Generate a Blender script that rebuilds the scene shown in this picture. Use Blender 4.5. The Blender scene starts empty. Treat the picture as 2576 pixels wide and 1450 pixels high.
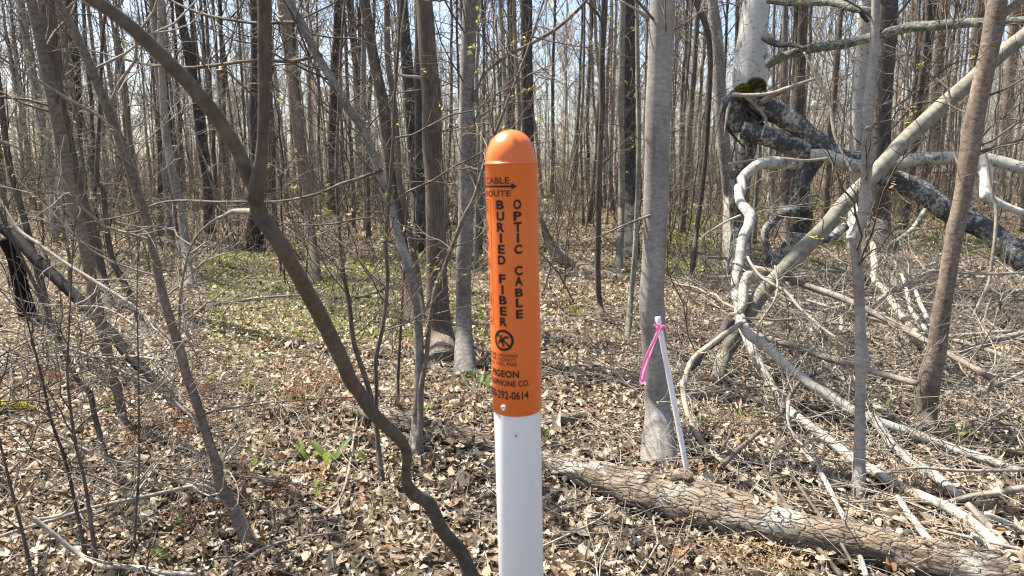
import bpy, bmesh, math
import numpy as np
from mathutils import Vector, Matrix
rng = np.random.default_rng(11)
C = bpy.context.scene.collection
SC = bpy.context.scene
# ------------------------------------------------------------------ camera geometry
H, PITCH, FPX = 1.45, math.radians(10.0), 1740.0      # eye height, downward pitch, focal length in 2576-wide pixels
CP, SP = math.cos(PITCH), math.sin(PITCH)
def ray(x, y):
    cx, cy = (x-1288.0)/FPX, (725.0-y)/FPX
    return np.array([cx, CP+cy*SP, cy*CP-SP])
def at(x, y, Y):
    d = ray(x, y); t = Y/d[1]
    return np.array([0, 0, H])+d*t, t
def ground_y(x, y, h=0.0):
    d = ray(x, y)
    if d[2] > -0.004: return 1e9
    return (h-H)/d[2]*d[1]
def gh(x, y):                                          # ground height
    x = np.asarray(x, float); y = np.asarray(y, float)
    a = 0.012+0.012*np.clip(y-6, 0, 18)
    return a*(np.sin(1.1*x+.6)*np.sin(.8*y+1.0)+.5*np.sin(2.3*x-.7*y)+.3*np.sin(.37*x+.9*y))-.01

# ------------------------------------------------------------------ mesh helpers
class MB:
    def __init__(s): s.v, s.q, s.b, s.c, s.n = [], [], [], [], 0
    def add(s, v, q, b=None, c=None):
        v = np.asarray(v, float).reshape(-1, 3); q = np.asarray(q, np.int64).reshape(-1, 4)
        s.v.append(v); s.q.append(q+s.n); s.n += len(v)
        s.b.append(np.zeros((len(v), 3)) if b is None else np.asarray(b, float).reshape(-1, 3))
        s.c.append(np.ones((len(v), 3)) if c is None else np.asarray(c, float).reshape(-1, 3))
    def mesh(s, name, m, origin=(0, 0, 0), smooth=True):
        v = np.concatenate(s.v)-np.asarray(origin, float); q = np.concatenate(s.q)
        me = bpy.data.meshes.new(name)
        me.vertices.add(len(v)); me.vertices.foreach_set('co', v.astype(np.float32).ravel())
        me.loops.add(q.size); me.loops.foreach_set('vertex_index', q.astype(np.int32).ravel())
        me.polygons.add(len(q)); me.polygons.foreach_set('loop_start', np.arange(0, q.size, 4, dtype=np.int32))
        if smooth: me.polygons.foreach_set('use_smooth', np.ones(len(q), bool))
        me.update(calc_edges=True)
        a = me.attributes.new('bark', 'FLOAT_VECTOR', 'POINT'); a.data.foreach_set('vector', np.concatenate(s.b).astype(np.float32).ravel())
        c = np.concatenate(s.c); c4 = np.ones((len(c), 4), np.float32); c4[:, :3] = c
        a = me.attributes.new('col', 'FLOAT_COLOR', 'POINT'); a.data.foreach_set('color', c4.ravel())
        me.materials.append(m)
        return me
    def obj(s, name, m, parent=None, origin=(0, 0, 0), smooth=True):
        o = bpy.data.objects.new(name, s.mesh(name, m, origin, smooth)); C.objects.link(o)
        if parent: o.parent = parent
        return o
def nrm(a): return a/np.maximum(np.linalg.norm(a, axis=-1, keepdims=True), 1e-9)
def tubes(mb, P, R, S=6, rough=0.0, col=None, cap=True):
    P = np.asarray(P, float); R = np.asarray(R, float)
    if P.ndim == 2: P, R = P[None], R[None]
    N, K, _ = P.shape
    if cap:
        e0 = nrm(P[:, 0]-P[:, 1])*R[:, :1]*.15; e1 = nrm(P[:, -1]-P[:, -2])*R[:, -1:]*.25
        P = np.concatenate([(P[:, :1]+e0[:, None]), P, (P[:, -1:]+e1[:, None])], 1)
        R = np.concatenate([R[:, :1]*.02, R, R[:, -1:]*.02], 1); K += 2
    T = nrm(np.gradient(P, axis=1))
    m = nrm(P[:, -1]-P[:, 0]); ax = np.eye(3)[np.argmin(np.abs(m), 1)]
    n = nrm(np.cross(T, ax[:, None, :])); b = np.cross(T, n)
    a = np.arange(S)/S*2*np.pi
    arc = np.concatenate([np.zeros((N, 1)), np.cumsum(np.linalg.norm(np.diff(P, axis=1), axis=2), 1)], 1)
    RR = np.repeat(R[:, :, None], S, 2)
    if rough:
        f = np.zeros((N, K, S))
        for k, (fa, fv, am) in enumerate([(1, 2.2, .45), (2, 4.1, .4), (3, 7.0, .35), (1, 11., .3), (4, 17., .3), (5, 29., .25), (7, 47., .2)]):
            ph = rng.uniform(0, 6.28, (N, 2, 1, 1)); sc = np.clip(.06/np.mean(R), .3, 4)
            f += am*np.sin(fa*a[None, None, :]+ph[:, 0]+1.3*np.sin(arc[:, :, None]*fv*.23*sc+ph[:, 0]))*np.sin(arc[:, :, None]*fv*sc+ph[:, 1])
        RR = RR*(1+rough*f)
    V = P[:, :, None]+RR[..., None]*(np.cos(a)[None, None, :, None]*n[:, :, None]+np.sin(a)[None, None, :, None]*b[:, :, None])
    r0 = np.repeat(R.max(1)[:, None, None], K, 1)
    B = np.stack([np.cos(a)[None, None]*r0, np.sin(a)[None, None]*r0, np.repeat(arc[:, :, None], S, 2)], -1)
    B = B+rng.uniform(0, 40, (N, 1, 1, 3))
    i = np.arange(K-1)[:, None]*S; j = np.arange(S)[None]
    q = np.stack([i+j, i+(j+1) % S, i+S+(j+1) % S, i+S+j], -1).reshape(-1, 4)
    Q = (np.arange(N)*K*S)[:, None, None]+q[None]
    c = None
    if col is not None:
        col = np.asarray(col, float)
        if col.ndim == 1: col = np.repeat(col[None], N, 0)
        c = np.repeat(col[:, None], K*S, 1)
    mb.add(V, Q, B, c)
def spawn(P, R, n, t, L, ang, K, rf, up=0.0, wig=.15, tip=.0012, rel=.7, lt=0.0):
    N, Kp, _ = P.shape
    idx = np.repeat(np.arange(N), n); M = len(idx)
    u = rng.uniform(t[0], t[1], M); f = u*(Kp-1); i = np.minimum(f.astype(int), Kp-2); f = (f-i)[:, None]
    pos = P[idx, i]*(1-f)+P[idx, i+1]*f; rp = R[idx, i]*(1-f[:, 0])+R[idx, i+1]*f[:, 0]
    tan = nrm(P[idx, i+1]-P[idx, i])
    v = rng.normal(size=(M, 3)); v -= (v*tan).sum(1, keepdims=True)*tan; v = nrm(v)
    a = rng.uniform(ang[0], ang[1], M)[:, None]
    d = tan*np.cos(a)+v*np.sin(a)
    Ln = rng.uniform(L[0], L[1], M)*(1-lt*u)
    pts = [pos]
    for k in range(1, K):
        d = nrm(d+rng.normal(size=(M, 3))*wig+np.array([0, 0, up])); pts.append(pts[-1]+d*(Ln/(K-1))[:, None])
    r0 = np.minimum(rp*rel, rf*Ln+tip)
    Rn = r0[:, None]*(1-np.linspace(0, 1, K)[None])**.8+tip*np.linspace(.6, 1, K)[None]
    return np.stack(pts, 1), Rn
def spline(P, W, step, kink=0.0):
    P = np.asarray(P, float); W = np.asarray(W, float)
    A = np.concatenate([P, W[:, None]], 1)
    if len(A) < 3: dense = A[0]+(A[1]-A[0])*np.linspace(0, 1, 24)[:, None]
    else:
        E = np.concatenate([[2*A[0]-A[1]], A, [2*A[-1]-A[-2]]]); out = []
        for k in range(len(A)-1):
            p0, p1, p2, p3 = E[k:k+4]; t = np.linspace(0, 1, 16, endpoint=False)[:, None]
            out.append(.5*((2*p1)+(p2-p0)*t+(2*p0-5*p1+4*p2-p3)*t**2+(3*p1-p0-3*p2+p3)*t**3))
        dense = np.concatenate(out+[A[-1:]])
    s = np.concatenate([[0], np.cumsum(np.linalg.norm(np.diff(dense[:, :3], axis=0), axis=1))])
    n = max(6, min(260, int(s[-1]/step)))
    q = np.linspace(0, s[-1], n)
    r = np.stack([np.interp(q, s, dense[:, k]) for k in range(4)], 1)
    c, w = r[:, :3], np.maximum(r[:, 3], W.min()*.5)
    if kink:                                             # natural crookedness: small bends of several wavelengths
        sm = .35*w+.003; env = np.minimum(1, np.minimum(q, s[-1]-q)/.12)
        for wl in (.55, .23, .11):
            for ax in range(3): c[:, ax] += kink*sm*env*(wl/.55)**1.1*.7*np.interp(q/wl+rng.uniform(0, 50), np.arange(120), rng.normal(size=120))*(.7 if ax == 2 else 1)
    return c, w
OFFX, OFFY = [0, 858.7, 1717.3], [0, 469.6, 946.7]
def pl(spec):
    """polyline noted on the photograph's 3 x 3 close-ups ('cr:' starts close-up column c, row r; 'v:' whole frame) -> x, y, width in frame pixels"""
    out, ox, oy, k = [], 0, 0, 1
    for t in spec.split():
        if ':' in t:
            g, t = t.split(':')
            if g == 'v': ox, oy, k = 0, 0, 1
            else: ox, oy, k = OFFX[int(g[0])], OFFY[int(g[1])], .3469
            if not t: continue
        p = [float(z) for z in t.split(',')]
        out.append((ox+p[0]*k, oy+p[1]*k, p[2]*k if len(p) > 2 else np.nan))
    a = np.array(out); w = a[:, 2]; ok = ~np.isnan(w)
    s = np.concatenate([[0], np.cumsum(np.hypot(np.diff(a[:, 0]), np.diff(a[:, 1])))])
    a[:, 2] = np.interp(s, s[ok], w[ok]); return a, s/s[-1]
def path3(spec, d, sink=.6):
    """lift a noted polyline to metres: d = None: upright over the foot of its last point; a number, or [(fraction, metres), ...]; never below the ground"""
    a, f = pl(spec)
    if d is None: D = np.full(len(a), ground_y(a[-1, 0], a[-1, 1]))
    elif np.isscalar(d): D = np.full(len(a), float(d))
    else: D = np.interp(f, [p[0] for p in d], [p[1] for p in d])
    P, W = [], []
    for (x, y, w), Y in zip(a, D):
        r = w*Y/FPX/2
        for _ in range(3):
            Yg = ground_y(x, y, min(r, .3)*sink+(.042 if sink == .6 else .0)); Yc = min(Y, Yg); r = w*Yc/FPX/2
        p, t = at(x, y, Yc); P.append(p); W.append(w*t/FPX/2)
    return np.array(P), np.array(W)
# ------------------------------------------------------------------ tagging
def tag(o, label=None, cat=None, group=None, kind=None):
    if label: o['label'] = label
    if cat: o['category'] = cat
    if group: o['group'] = group
    if kind: o['kind'] = kind
    return o
def empty(name, loc, label, cat, group=None):
    o = bpy.data.objects.new(name, None); C.objects.link(o); o.location = [float(c) for c in loc]; o.empty_display_size = .1
    return tag(o, label, cat, group)
def copy_tree(root):
    r = root.copy(); C.objects.link(r)
    for ch in root.children:
        c = ch.copy(); C.objects.link(c); c.parent = r
        for g in ch.children:
            d = g.copy(); C.objects.link(d); d.parent = c
    return r
# ------------------------------------------------------------------ materials
class NT:
    def __init__(s, name):
        s.m = bpy.data.materials.new(name); s.m.use_nodes = True; s.t = s.m.node_tree; s.t.nodes.clear()
        s.out = s.t.nodes.new('ShaderNodeOutputMaterial')
    def n(s, typ, props=None, **inp):
        nd = s.t.nodes.new('ShaderNode'+typ)
        for k, v in (props or {}).items(): setattr(nd, k, v)
        for k, v in inp.items():
            k = k.replace('_', ' ')
            s.put(nd.inputs[int(k[1:])] if k[0] == 'i' and k[1:].isdigit() else nd.inputs[k], v)
        return nd
    def put(s, sock, v):
        if hasattr(v, 'is_output'): s.t.links.new(v, sock)
        elif hasattr(v, 'outputs'): s.t.links.new(v.outputs[0], sock)
        elif isinstance(v, tuple) and len(v) == 3 and sock.type == 'RGBA': sock.default_value = (*v, 1)
        else: sock.default_value = v
    def attr(s, name): return s.n('Attribute', {'attribute_name': name})
    def scale(s, vec, sc): return s.n('Mapping', Vector=vec, Scale=sc)
    def noise(s, vec, scale, detail=4, rough=.6): return s.n('TexNoise', Vector=vec, Scale=scale, Detail=detail, Roughness=rough).outputs[0]
    def ramp(s, fac, stops):
        r = s.n('ValToRGB', Fac=fac); e = r.color_ramp.elements
        while len(e) < len(stops): e.new(.5)
        for k, (p, c) in enumerate(stops): e[k].position = p; e[k].color = (*c, 1) if isinstance(c, tuple) else (c, c, c, 1)
        return r.outputs[0]
    def mix(s, f, a, b, mode='MIX'):
        m = s.n('Mix', {'data_type': 'RGBA', 'blend_type': mode}); s.put(m.inputs[0], f); s.put(m.inputs[6], a); s.put(m.inputs[7], b); return m.outputs[2]
    def math(s, op, a, b=0.0): return s.n('Math', {'operation': op}, i0=a, i1=b).outputs[0]
    def rnd(s, lo, hi):
        o = s.n('ObjectInfo'); return s.n('MapRange', i0=o.outputs['Random'], i3=lo, i4=hi).outputs[0]
    def bump(s, h, strength, dist): return s.n('Bump', Height=h, Strength=strength, Distance=dist).outputs[0]
    def pbr(s, col, rough=.8, normal=None, spec=.3, transl=0.0):
        p = s.n('BsdfPrincipled'); s.put(p.inputs['Base Color'], col); s.put(p.inputs['Roughness'], rough); p.inputs['Specular IOR Level'].default_value = spec
        if normal is not None: s.put(p.inputs['Normal'], normal)
        sh = p.outputs[0]
        if transl:
            t = s.n('BsdfTranslucent'); s.put(t.inputs[0], col); sh = s.n('MixShader', i0=transl, i1=sh, i2=t.outputs[0]).outputs[0]
        s.t.links.new(sh, s.out.inputs[0]); return s.m
def bark(name, dark, light, lichen, su=60, sv=12, bump=.5, lich=.55, fine=1.0, patch=3.0, contrast=(.35, .68)):
    t = NT(name); v = t.attr('bark').outputs['Vector']
    n1 = t.noise(t.scale(v, (su, su, sv)), 1.0, 6, .65)
    n2 = t.noise(v, patch, 5, .65); n3 = t.noise(v, 60*fine, 3, .6)
    c = t.ramp(n1, [(contrast[0], dark), (contrast[1], light)])
    c = t.mix(t.ramp(n2, [(lich, 0.0), (lich+.1, .85)]), c, lichen)
    c = t.mix(.3, c, t.ramp(n3, [(.3, .6), (.7, 1.3)]), 'MULTIPLY')
    c = t.mix(1.0, c, t.n('CombineColor', i0=t.rnd(.78, 1.15), i1=t.rnd(.78, 1.15), i2=t.rnd(.8, 1.12)).outputs[0], 'MULTIPLY')
    c = t.mix(.8, c, t.ramp(t.noise(t.scale(v, (5, 5, 2.6)), 1.0, 3, .6), [(.32, (.62, .60, .58)), (.5, .95), (.68, (1.30, 1.28, 1.22))]), 'MULTIPLY')
    h = t.math('ADD', n1, t.math('MULTIPLY', n3, .35))
    return t.pbr(c, .85, t.bump(h, bump, .012), .2)
def birch(name, white, mark, amount=.62, patch=.6):
    t = NT(name); v = t.attr('bark').outputs['Vector']
    n1 = t.noise(t.scale(v, (9, 9, 75)), 1.0, 4, .6); n2 = t.noise(v, 5.5, 6, .68); n3 = t.noise(v, 24, 4, .65)
    c = t.mix(t.noise(v, 3, 3), tuple(.78*w for w in white), white)
    c = t.mix(t.ramp(n1, [(amount, 0.0), (amount+.06, .9)]), c, mark)
    k = t.ramp(t.math('ADD', t.math('MULTIPLY', n2, .6), t.math('MULTIPLY', n3, .4)), [(patch-.03, 0.0), (patch+.06, .94)])
    c = t.mix(k, c, t.mix(n3, mark, tuple(2.6*m for m in mark)))
    h = t.math('SUBTRACT', n3, t.math('MULTIPLY', n1, .4))
    return t.pbr(c, .75, t.bump(h, .6, .012), .25)
M = {}
M['brown'] = bark('brown_bark', (.06, .047, .037), (.185, .15, .122), (.22, .215, .17), lich=.62)
M['tan'] = bark('tan_bark', (.115, .088, .068), (.25, .198, .155), (.28, .26, .21), su=25, sv=60, lich=.6, bump=.3)
M['grey'] = bark('grey_bark', (.14, .123, .108), (.30, .275, .245), (.40, .385, .335), su=18, sv=40, bump=.25, lich=.58)
M['beech'] = bark('smooth_beech_bark', (.22, .20, .177), (.33, .31, .28), (.45, .435, .40), su=14, sv=55, bump=.15, lich=.64, patch=7.0)
M['dark'] = bark('dark_bark', (.03, .027, .025), (.12, .108, .10), (.17, .18, .15), su=80, sv=14, bump=.8, lich=.6)
M['green'] = bark('greenish_smooth_bark', (.15, .14, .105), (.26, .245, .195), (.34, .335, .27), su=14, sv=30, bump=.15, lich=.58)
M['twig'] = bark('twig_bark', (.07, .05, .04), (.19, .15, .12), (.25, .235, .17), su=40, sv=25, bump=.0, lich=.55)
M['paletwig'] = bark('pale_twig_bark', (.19, .16, .13), (.40, .355, .30), (.38, .375, .29), su=60, sv=30, bump=.2, lich=.6)
M['dead'] = bark('bare_dead_wood', (.19, .155, .12), (.42, .365, .295), (.38, .385, .30), su=45, sv=14, bump=.4, lich=.6)
t = NT('rotten_log_bark'); v = t.attr('bark').outputs['Vector']
wv = t.n('VectorMath', {'operation': 'ADD'}, i0=v, i1=t.n('VectorMath', {'operation': 'SCALE'}, i0=t.n('TexNoise', Vector=v, Scale=14.0, Detail=4).outputs[1], i3=.05)).outputs[0]
vo = t.n('TexVoronoi', {'feature': 'DISTANCE_TO_EDGE'}, Vector=t.scale(wv, (40, 40, 15)), Scale=1.0).outputs[0]
n1 = t.noise(t.scale(v, (50, 50, 16)), 1.0, 6, .7); n2 = t.noise(v, 4.0, 6, .7)
c = t.ramp(n1, [(.33, (.09, .068, .05)), (.5, (.22, .17, .125)), (.68, (.39, .32, .24))])
c = t.mix(t.ramp(n2, [(.54, 0.0), (.62, .8)]), c, (.46, .44, .38)); c = t.mix(t.ramp(n2, [(.34, .9), (.42, 0.0)]), c, (.10, .07, .045))
cr = t.ramp(vo, [(.0, .3), (.06, .8), (.14, 1.0)]); c = t.mix(t.ramp(n2, [(.45, .05), (.65, .7)]), c, cr, 'MULTIPLY')
M['rot'] = t.pbr(c, .9, t.bump(t.math('ADD', t.math('MULTIPLY', cr, .8), n1), 1.0, .02), .15)
M['black'] = bark('black_dead_wood', (.002, .002, .002), (.013, .010, .009), (.025, .02, .018), su=50, sv=10, bump=.6, lich=.66)
M['sapbrown'] = bark('brown_sapling_bark', (.085, .071, .056), (.175, .15, .122), (.25, .225, .185), su=16, sv=34, bump=.2, lich=.66, contrast=(.3, .75))
M['lichen'] = bark('lichen_limb_bark', (.045, .045, .04), (.24, .25, .20), (.34, .36, .28), su=50, sv=25, bump=1.0, lich=.5, patch=14)
M['birch'] = birch('birch_bark', (.54, .525, .475), (.05, .046, .042), .62, .565)
M['limbbirch'] = birch('blotched_birch_bark', (.42, .40, .34), (.045, .042, .038), .60, .53)
M['whitebirch'] = birch('thin_birch_bark', (.40, .375, .32), (.085, .072, .06), .60, .575)
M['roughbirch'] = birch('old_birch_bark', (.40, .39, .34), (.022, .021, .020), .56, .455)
def plain(name, col, rough=.5, spec=.4, transl=0.0, var=.2, sc=30.0):
    t = NT(name); co = t.n('TexCoord').outputs['Object']
    n = t.noise(co, sc, 5, .6)
    return t.pbr(t.mix(n, tuple(c*(1-var) for c in col), tuple(min(1, c*(1+var)) for c in col)), rough, None, spec, transl)
def litter(name, transl=.15, rough=.75):
    t = NT(name); co = t.n('TexCoord').outputs['Object']
    n = t.noise(co, 90.0, 5, .65)
    c = t.mix(.75, t.attr('col').outputs['Color'], t.ramp(n, [(.28, .45), (.7, 1.3)]), 'MULTIPLY')
    return t.pbr(c, rough, None, .25, transl)
M['litter'] = litter('dry_leaf'); M['leafgreen'] = litter('young_leaf', .4, .5)
t = NT('far_bark'); v = t.attr('bark').outputs['Vector']
M['far'] = t.pbr(t.mix(.7, t.attr('col').outputs['Color'], t.ramp(t.noise(t.scale(v, (12, 12, 2.5)), 1.0, 4, .65), [(.3, .5), (.7, 1.4)]), 'MULTIPLY'), .9, None, .1)
t = NT('forest_floor'); co = t.n('TexCoord').outputs['Object']
n1 = t.noise(co, 26.0, 8, .75); n2 = t.noise(co, 1.1, 4, .6); n3 = t.noise(co, 7.0, 5, .7)
c = t.ramp(n1, [(.30, (.035, .025, .018)), (.45, (.11, .08, .054)), (.58, (.25, .19, .128)), (.75, (.42, .34, .24))])
c = t.mix(t.ramp(n2, [(.5, 0.0), (.68, .4)]), c, t.ramp(n3, [(.4, (.05, .05, .018)), (.62, (.26, .27, .10))]))
M['floor'] = t.pbr(c, .95, t.bump(n1, 1.0, .05), .1)
# ------------------------------------------------------------------ ground
def grid_axis(n, near, far): u = np.linspace(-1, 1, n); return np.sign(u)*(near*np.abs(u)+(far-near)*np.abs(u)**4)
gx = grid_axis(241, 26, 420); gy = grid_axis(241, 26, 420)+8
X, Y = np.meshgrid(gx, gy); nx, ny = len(gx), len(gy)
mb = MB(); i = np.arange(ny-1)[:, None]*nx+np.arange(nx-1)[None]
mb.add(np.stack([X, Y, gh(X, Y)], -1), np.stack([i, i+1, i+nx+1, i+nx], -1))
tag(mb.obj('ground', M['floor']), 'brown forest floor under a mat of fallen leaves', 'ground', kind='structure')

# ------------------------------------------------------------------ marker post
A, B = at(1286, 400, 1.22)[0], at(1301.5, 1040, 1.22)[0]
axis = (A-B)/np.linalg.norm(A-B); base = A-axis*(A[2]/axis[2]); base = base-axis*.01
rot = Vector((0, 0, 1)).rotation_difference(Vector(axis)).to_matrix()
RM = np.array(rot)
def cyl(x, y, r):
    """pixel -> (angle, height) on the post's surface"""
    d = RM.T@ray(x, y); o = RM.T@(np.array([0, 0, H])-base)
    a = d[0]**2+d[1]**2; b = 2*(o[0]*d[0]+o[1]*d[1]); cc = o[0]**2+o[1]**2-r*r; D = b*b-4*a*cc
    t = (-b-math.sqrt(max(D, 0)))/(2*a); p = o+d*t
    return math.atan2(p[0], -p[1]), p[2]
def lathe(mb, prof, S=96):
    prof = np.asarray(prof, float); a = np.arange(S)/S*2*np.pi; K = len(prof)
    V = np.stack([prof[:, 0:1]*np.sin(a), -prof[:, 0:1]*np.cos(a), np.repeat(prof[:, 1:2], S, 1)], -1)
    i = np.arange(K-1)[:, None]*S; j = np.arange(S)[None]
    mb.add(V, np.stack([i+j, i+(j+1) % S, i+S+(j+1) % S, i+S+j], -1).reshape(-1, 4))
RS, RP = .0452, .0430
zb = cyl(1301, 1050, RS)[1]; zs = cyl(1286, 410, RS)[1]; ztop = zs+.0545
post = empty('marker_post', base, 'white utility marker post with a round-topped orange sleeve warning of buried cable', 'marker post')
post.rotation_euler = rot.to_euler()
t = NT('orange_plastic'); co = t.n('TexCoord').outputs['Object']
n = t.noise(co, 14.0, 5, .6); n2 = t.noise(t.scale(co, (1, 1, .25)), 160.0, 4, .7)
c = t.mix(n, (.76, .15, .028), (.82, .185, .038)); c = t.mix(t.ramp(n2, [(.70, 0.0), (.82, .3)]), c, (.45, .15, .06))
# one dark scuff on the dome
d = t.n('VectorMath', {'operation': 'DISTANCE'}, i0=t.scale(co, (1, 1, .42)), i1=(.0075, -.033, (ztop-.022)*.42)).outputs['Value']
c = t.mix(t.ramp(t.math('ADD', d, t.math('MULTIPLY', n2, .004)), [(.0052, .8), (.0085, 0.0)]), c, (.13, .07, .05))
M['orange'] = t.pbr(c, .33, t.bump(n, .05, .002), .45)
t = NT('white_plastic'); co = t.n('TexCoord').outputs['Object']
n = t.noise(t.scale(co, (1, 1, .15)), 40.0, 3, .5)
c = t.mix(t.ramp(n, [(.62, 0.0), (.80, .25)]), (.80, .80, .80), (.6, .57, .52))
d = t.n('VectorMath', {'operation': 'DISTANCE'}, i0=co, i1=(-.0035, -RP, zb-.036)).outputs['Value']
c = t.mix(t.ramp(d, [(.0012, 1.0), (.0019, 0.0)]), c, (.2, .06, .04))
M['white'] = t.pbr(c, .38, None, .45)
M['ink'] = plain('black_print', (.012, .011, .012), .55, .3)
M['steel'] = plain('zinc_steel', (.55, .57, .58), .4, .6)
M['pvc'] = plain('pvc_white', (.82, .79, .79), .45, .4, var=.06)
mb = MB(); lathe(mb, [(.001, -.25), (RP, -.25), (RP, zb+.05)]); mb.obj('pole', M['white'], post)
mb = MB()
prof = [(RP-.002, zb+.004), (RP, zb+.001), (RS-.0012, zb), (RS, zb+.0012)]
prof += [(RS, zb+(zs-zb)*k) for k in (.25, .5, .75)]+[(RS, zs-.0035), (RS+.0004, zs-.0028), (RS+.0016, zs-.0014), (RS+.0016, zs), (RS+.0003, zs+.0012), (RS-.0008, zs+.0016)]
for k in range(1, 25):
    a = k/24*math.pi/2; prof.append((max(.0002, (RS-.0008)*math.cos(a)**.92), zs+.0016+(ztop-zs)*math.sin(a)))
lathe(mb, prof); sleeve = mb.obj('sleeve', M['orange'], post)
# --- printed words: flat font outlines cut into strips and wrapped round the sleeve
def wrap_mesh(me, phi0, phi1, z0, z1, name, r=RS+.00035):
    bm = bmesh.new(); bm.from_mesh(me); bpy.data.meshes.remove(me)
    xs = [v.co.x for v in bm.verts]; ys = [v.co.y for v in bm.verts]; x0, x1, y0, y1 = min(xs), max(xs), min(ys), max(ys)
    n = max(2, int((phi1-phi0)*r/.0012))
    for k in range(1, n):
        x = x0+(x1-x0)*k/n
        bmesh.ops.bisect_plane(bm, geom=bm.verts[:]+bm.edges[:]+bm.faces[:], plane_co=(x, 0, 0), plane_no=(1, 0, 0))
    for v in bm.verts:
        ph = phi0+(v.co.x-x0)/(x1-x0)*(phi1-phi0); z = z0+(v.co.y-y0)/(y1-y0)*(z1-z0)
        v.co = (r*math.sin(ph), -r*math.cos(ph), z)
    me = bpy.data.meshes.new(name); bm.to_mesh(me); bm.free(); me.materials.append(M['ink'])
    o = bpy.data.objects.new(name, me); C.objects.link(o); o.parent = sleeve
    return o
def text_mesh(s, bold):
    cu = bpy.data.curves.new('words', 'FONT'); cu.body = s; cu.size = 1; cu.offset = bold; cu.resolution_u = 4; cu.fill_mode = 'FRONT'; cu.space_character = 1.0+bold*1.2
    o = bpy.data.objects.new('words', cu); C.objects.link(o)
    dg = bpy.context.evaluated_depsgraph_get(); dg.update()
    me = bpy.data.meshes.new_from_object(o.evaluated_get(dg)); bpy.data.objects.remove(o); bpy.data.curves.remove(cu)
    return me
def poly_mesh(loops):
    bm = bmesh.new()
    for lp in loops:
        bm.faces.new([bm.verts.new((x, y, 0)) for x, y in lp])
    bmesh.ops.triangulate(bm, faces=bm.faces[:]); me = bpy.data.meshes.new('shape'); bm.to_mesh(me); bm.free(); return me
def words(s, xr, yt, yb, width_deg=None, xl=None, bold=.02, name='lettering'):
    pr, zt = cyl(xr, yt, RS); _, zb_ = cyl(xr, yb, RS)
    p0 = cyl(xl, (yt+yb)/2, RS)[0] if xl is not None else pr-math.radians(width_deg)
    return wrap_mesh(text_mesh(s, bold), p0, pr, zb_, zt, name)
V1 = lambda x, y: (1173.9+x*.28914, 301.9+y*.28914)
x, y = V1(372, 497); words('CABLE', x, y, V1(0, 557)[1], 68)
x, y = V1(382, 612); words('ROUTE', x, y, V1(0, 667)[1], 72)
def arrow():
    xr, yy = V1(440, 577); p1, zc = cyl(xr, yy, RS); ps = cyl(V1(388, 0)[0], yy, RS)[0]; p0 = -math.radians(86)
    k = RS; a, b, m = p0*k, ps*k, p1*k
    o = wrap_mesh(poly_mesh([[(a, -.0017), (b, -.0017), (b, .0017), (a, .0017)], [(b, -.0056), (m, 0), (b, .0056)]]), p0, p1, zc-.0056, zc+.0056, 'arrow')
arrow()
bur = [(700, 782), (798, 880), (893, 977), (988, 1070), (1087, 1168), (1180, 1262), (1344, 1424), (1439, 1519), (1530, 1609), (1626, 1704), (1719, 1796)]
opt = [(692, 780), (797, 878), (888, 977), (985, 1072), (1085, 1168), (1270, 1355), (1362, 1444), (1466, 1541), (1554, 1632), (1652, 1730)]
def column(word, cells, xa, xb, half):
    for ch, (a, b) in zip(word, cells):
        f = (a-700)/1100; xc = xa+(xb-xa)*f; X_, Yt = V1(xc, a); Yb = V1(0, b)[1]
        pc, _ = cyl(X_, (Yt+Yb)/2, RS); _, z1 = cyl(X_, Yt, RS); _, z0 = cyl(X_, Yb, RS)
        h = math.radians(half*(.30 if ch == 'I' else .9 if ch in 'EFL' else 1.0))
        if ch == 'I': wrap_mesh(poly_mesh([[(0, 0), (1, 0), (1, 1), (0, 1)]]), pc-h, pc+h, z0, z1, 'lettering')
        else: wrap_mesh(text_mesh(ch, .045), pc-h, pc+h, z0, z1, 'lettering')
column('BURIEDFIBER', bur, 290, 323, 9.6); column('OPTICCABLE', opt, 441, 463, 9.0)
# outlined box with its word, turned away at the edge
def box_outline():
    x, y = V1(207, 692); p1, z1 = cyl(x, y, RS); z0 = cyl(V1(236, 0)[0], V1(0, 1783)[1], RS)[1]
    p0 = p1-math.radians(34); k = RS; w, h = (p1-p0)*k, z1-z0; r = .006; th = .0011
    def rr(o):
        pts = []
        for cx, cy, a0 in ((w-r, h-r, 0), (r, h-r, 90), (r, r, 180), (w-r, r, 270)):
            for q in range(7):
                a = math.radians(a0+q*15); pts.append((cx+(r-o)*math.cos(a), cy+(r-o)*math.sin(a)))
        return pts
    a, b = rr(0), rr(th); n = len(a)
    wrap_mesh(poly_mesh([[a[i], a[(i+1) % n], b[(i+1) % n], b[i]] for i in range(n)]), p0, p1, z0, z1, 'border')
    for q, ch in enumerate('WARNING'):
        zc = z1-h*(q+.5)/7; hw = math.radians(3 if ch == 'I' else 9)
        wrap_mesh(text_mesh(ch, -.01), (p0+p1)/2-hw, (p0+p1)/2+hw, zc-.0125, zc+.0125, 'lettering')
box_outline()
V2 = lambda x, y: (1173.9+x*.28914, 687.6+y*.28914)
for s, xr, yt, yb, wd, bo in (('BEFORE DIGGING', 442, 706, 735, 92, .012), ('IN THIS VICINITY', 434, 743, 771, 90, .012), ('CALL TOLL FREE', 440, 781, 810, 86, .012),
                              ('PIGEON', 455, 850, 913, 74, .035), ('TELEPHONE CO.', 546, 925, 977, 118, .022), ('800-292-0614', 537, 1020, 1095, 112, .025)):
    x, y = V2(xr, yt); words(s, x, y, V2(0, yb)[1], wd, bold=bo)
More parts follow.
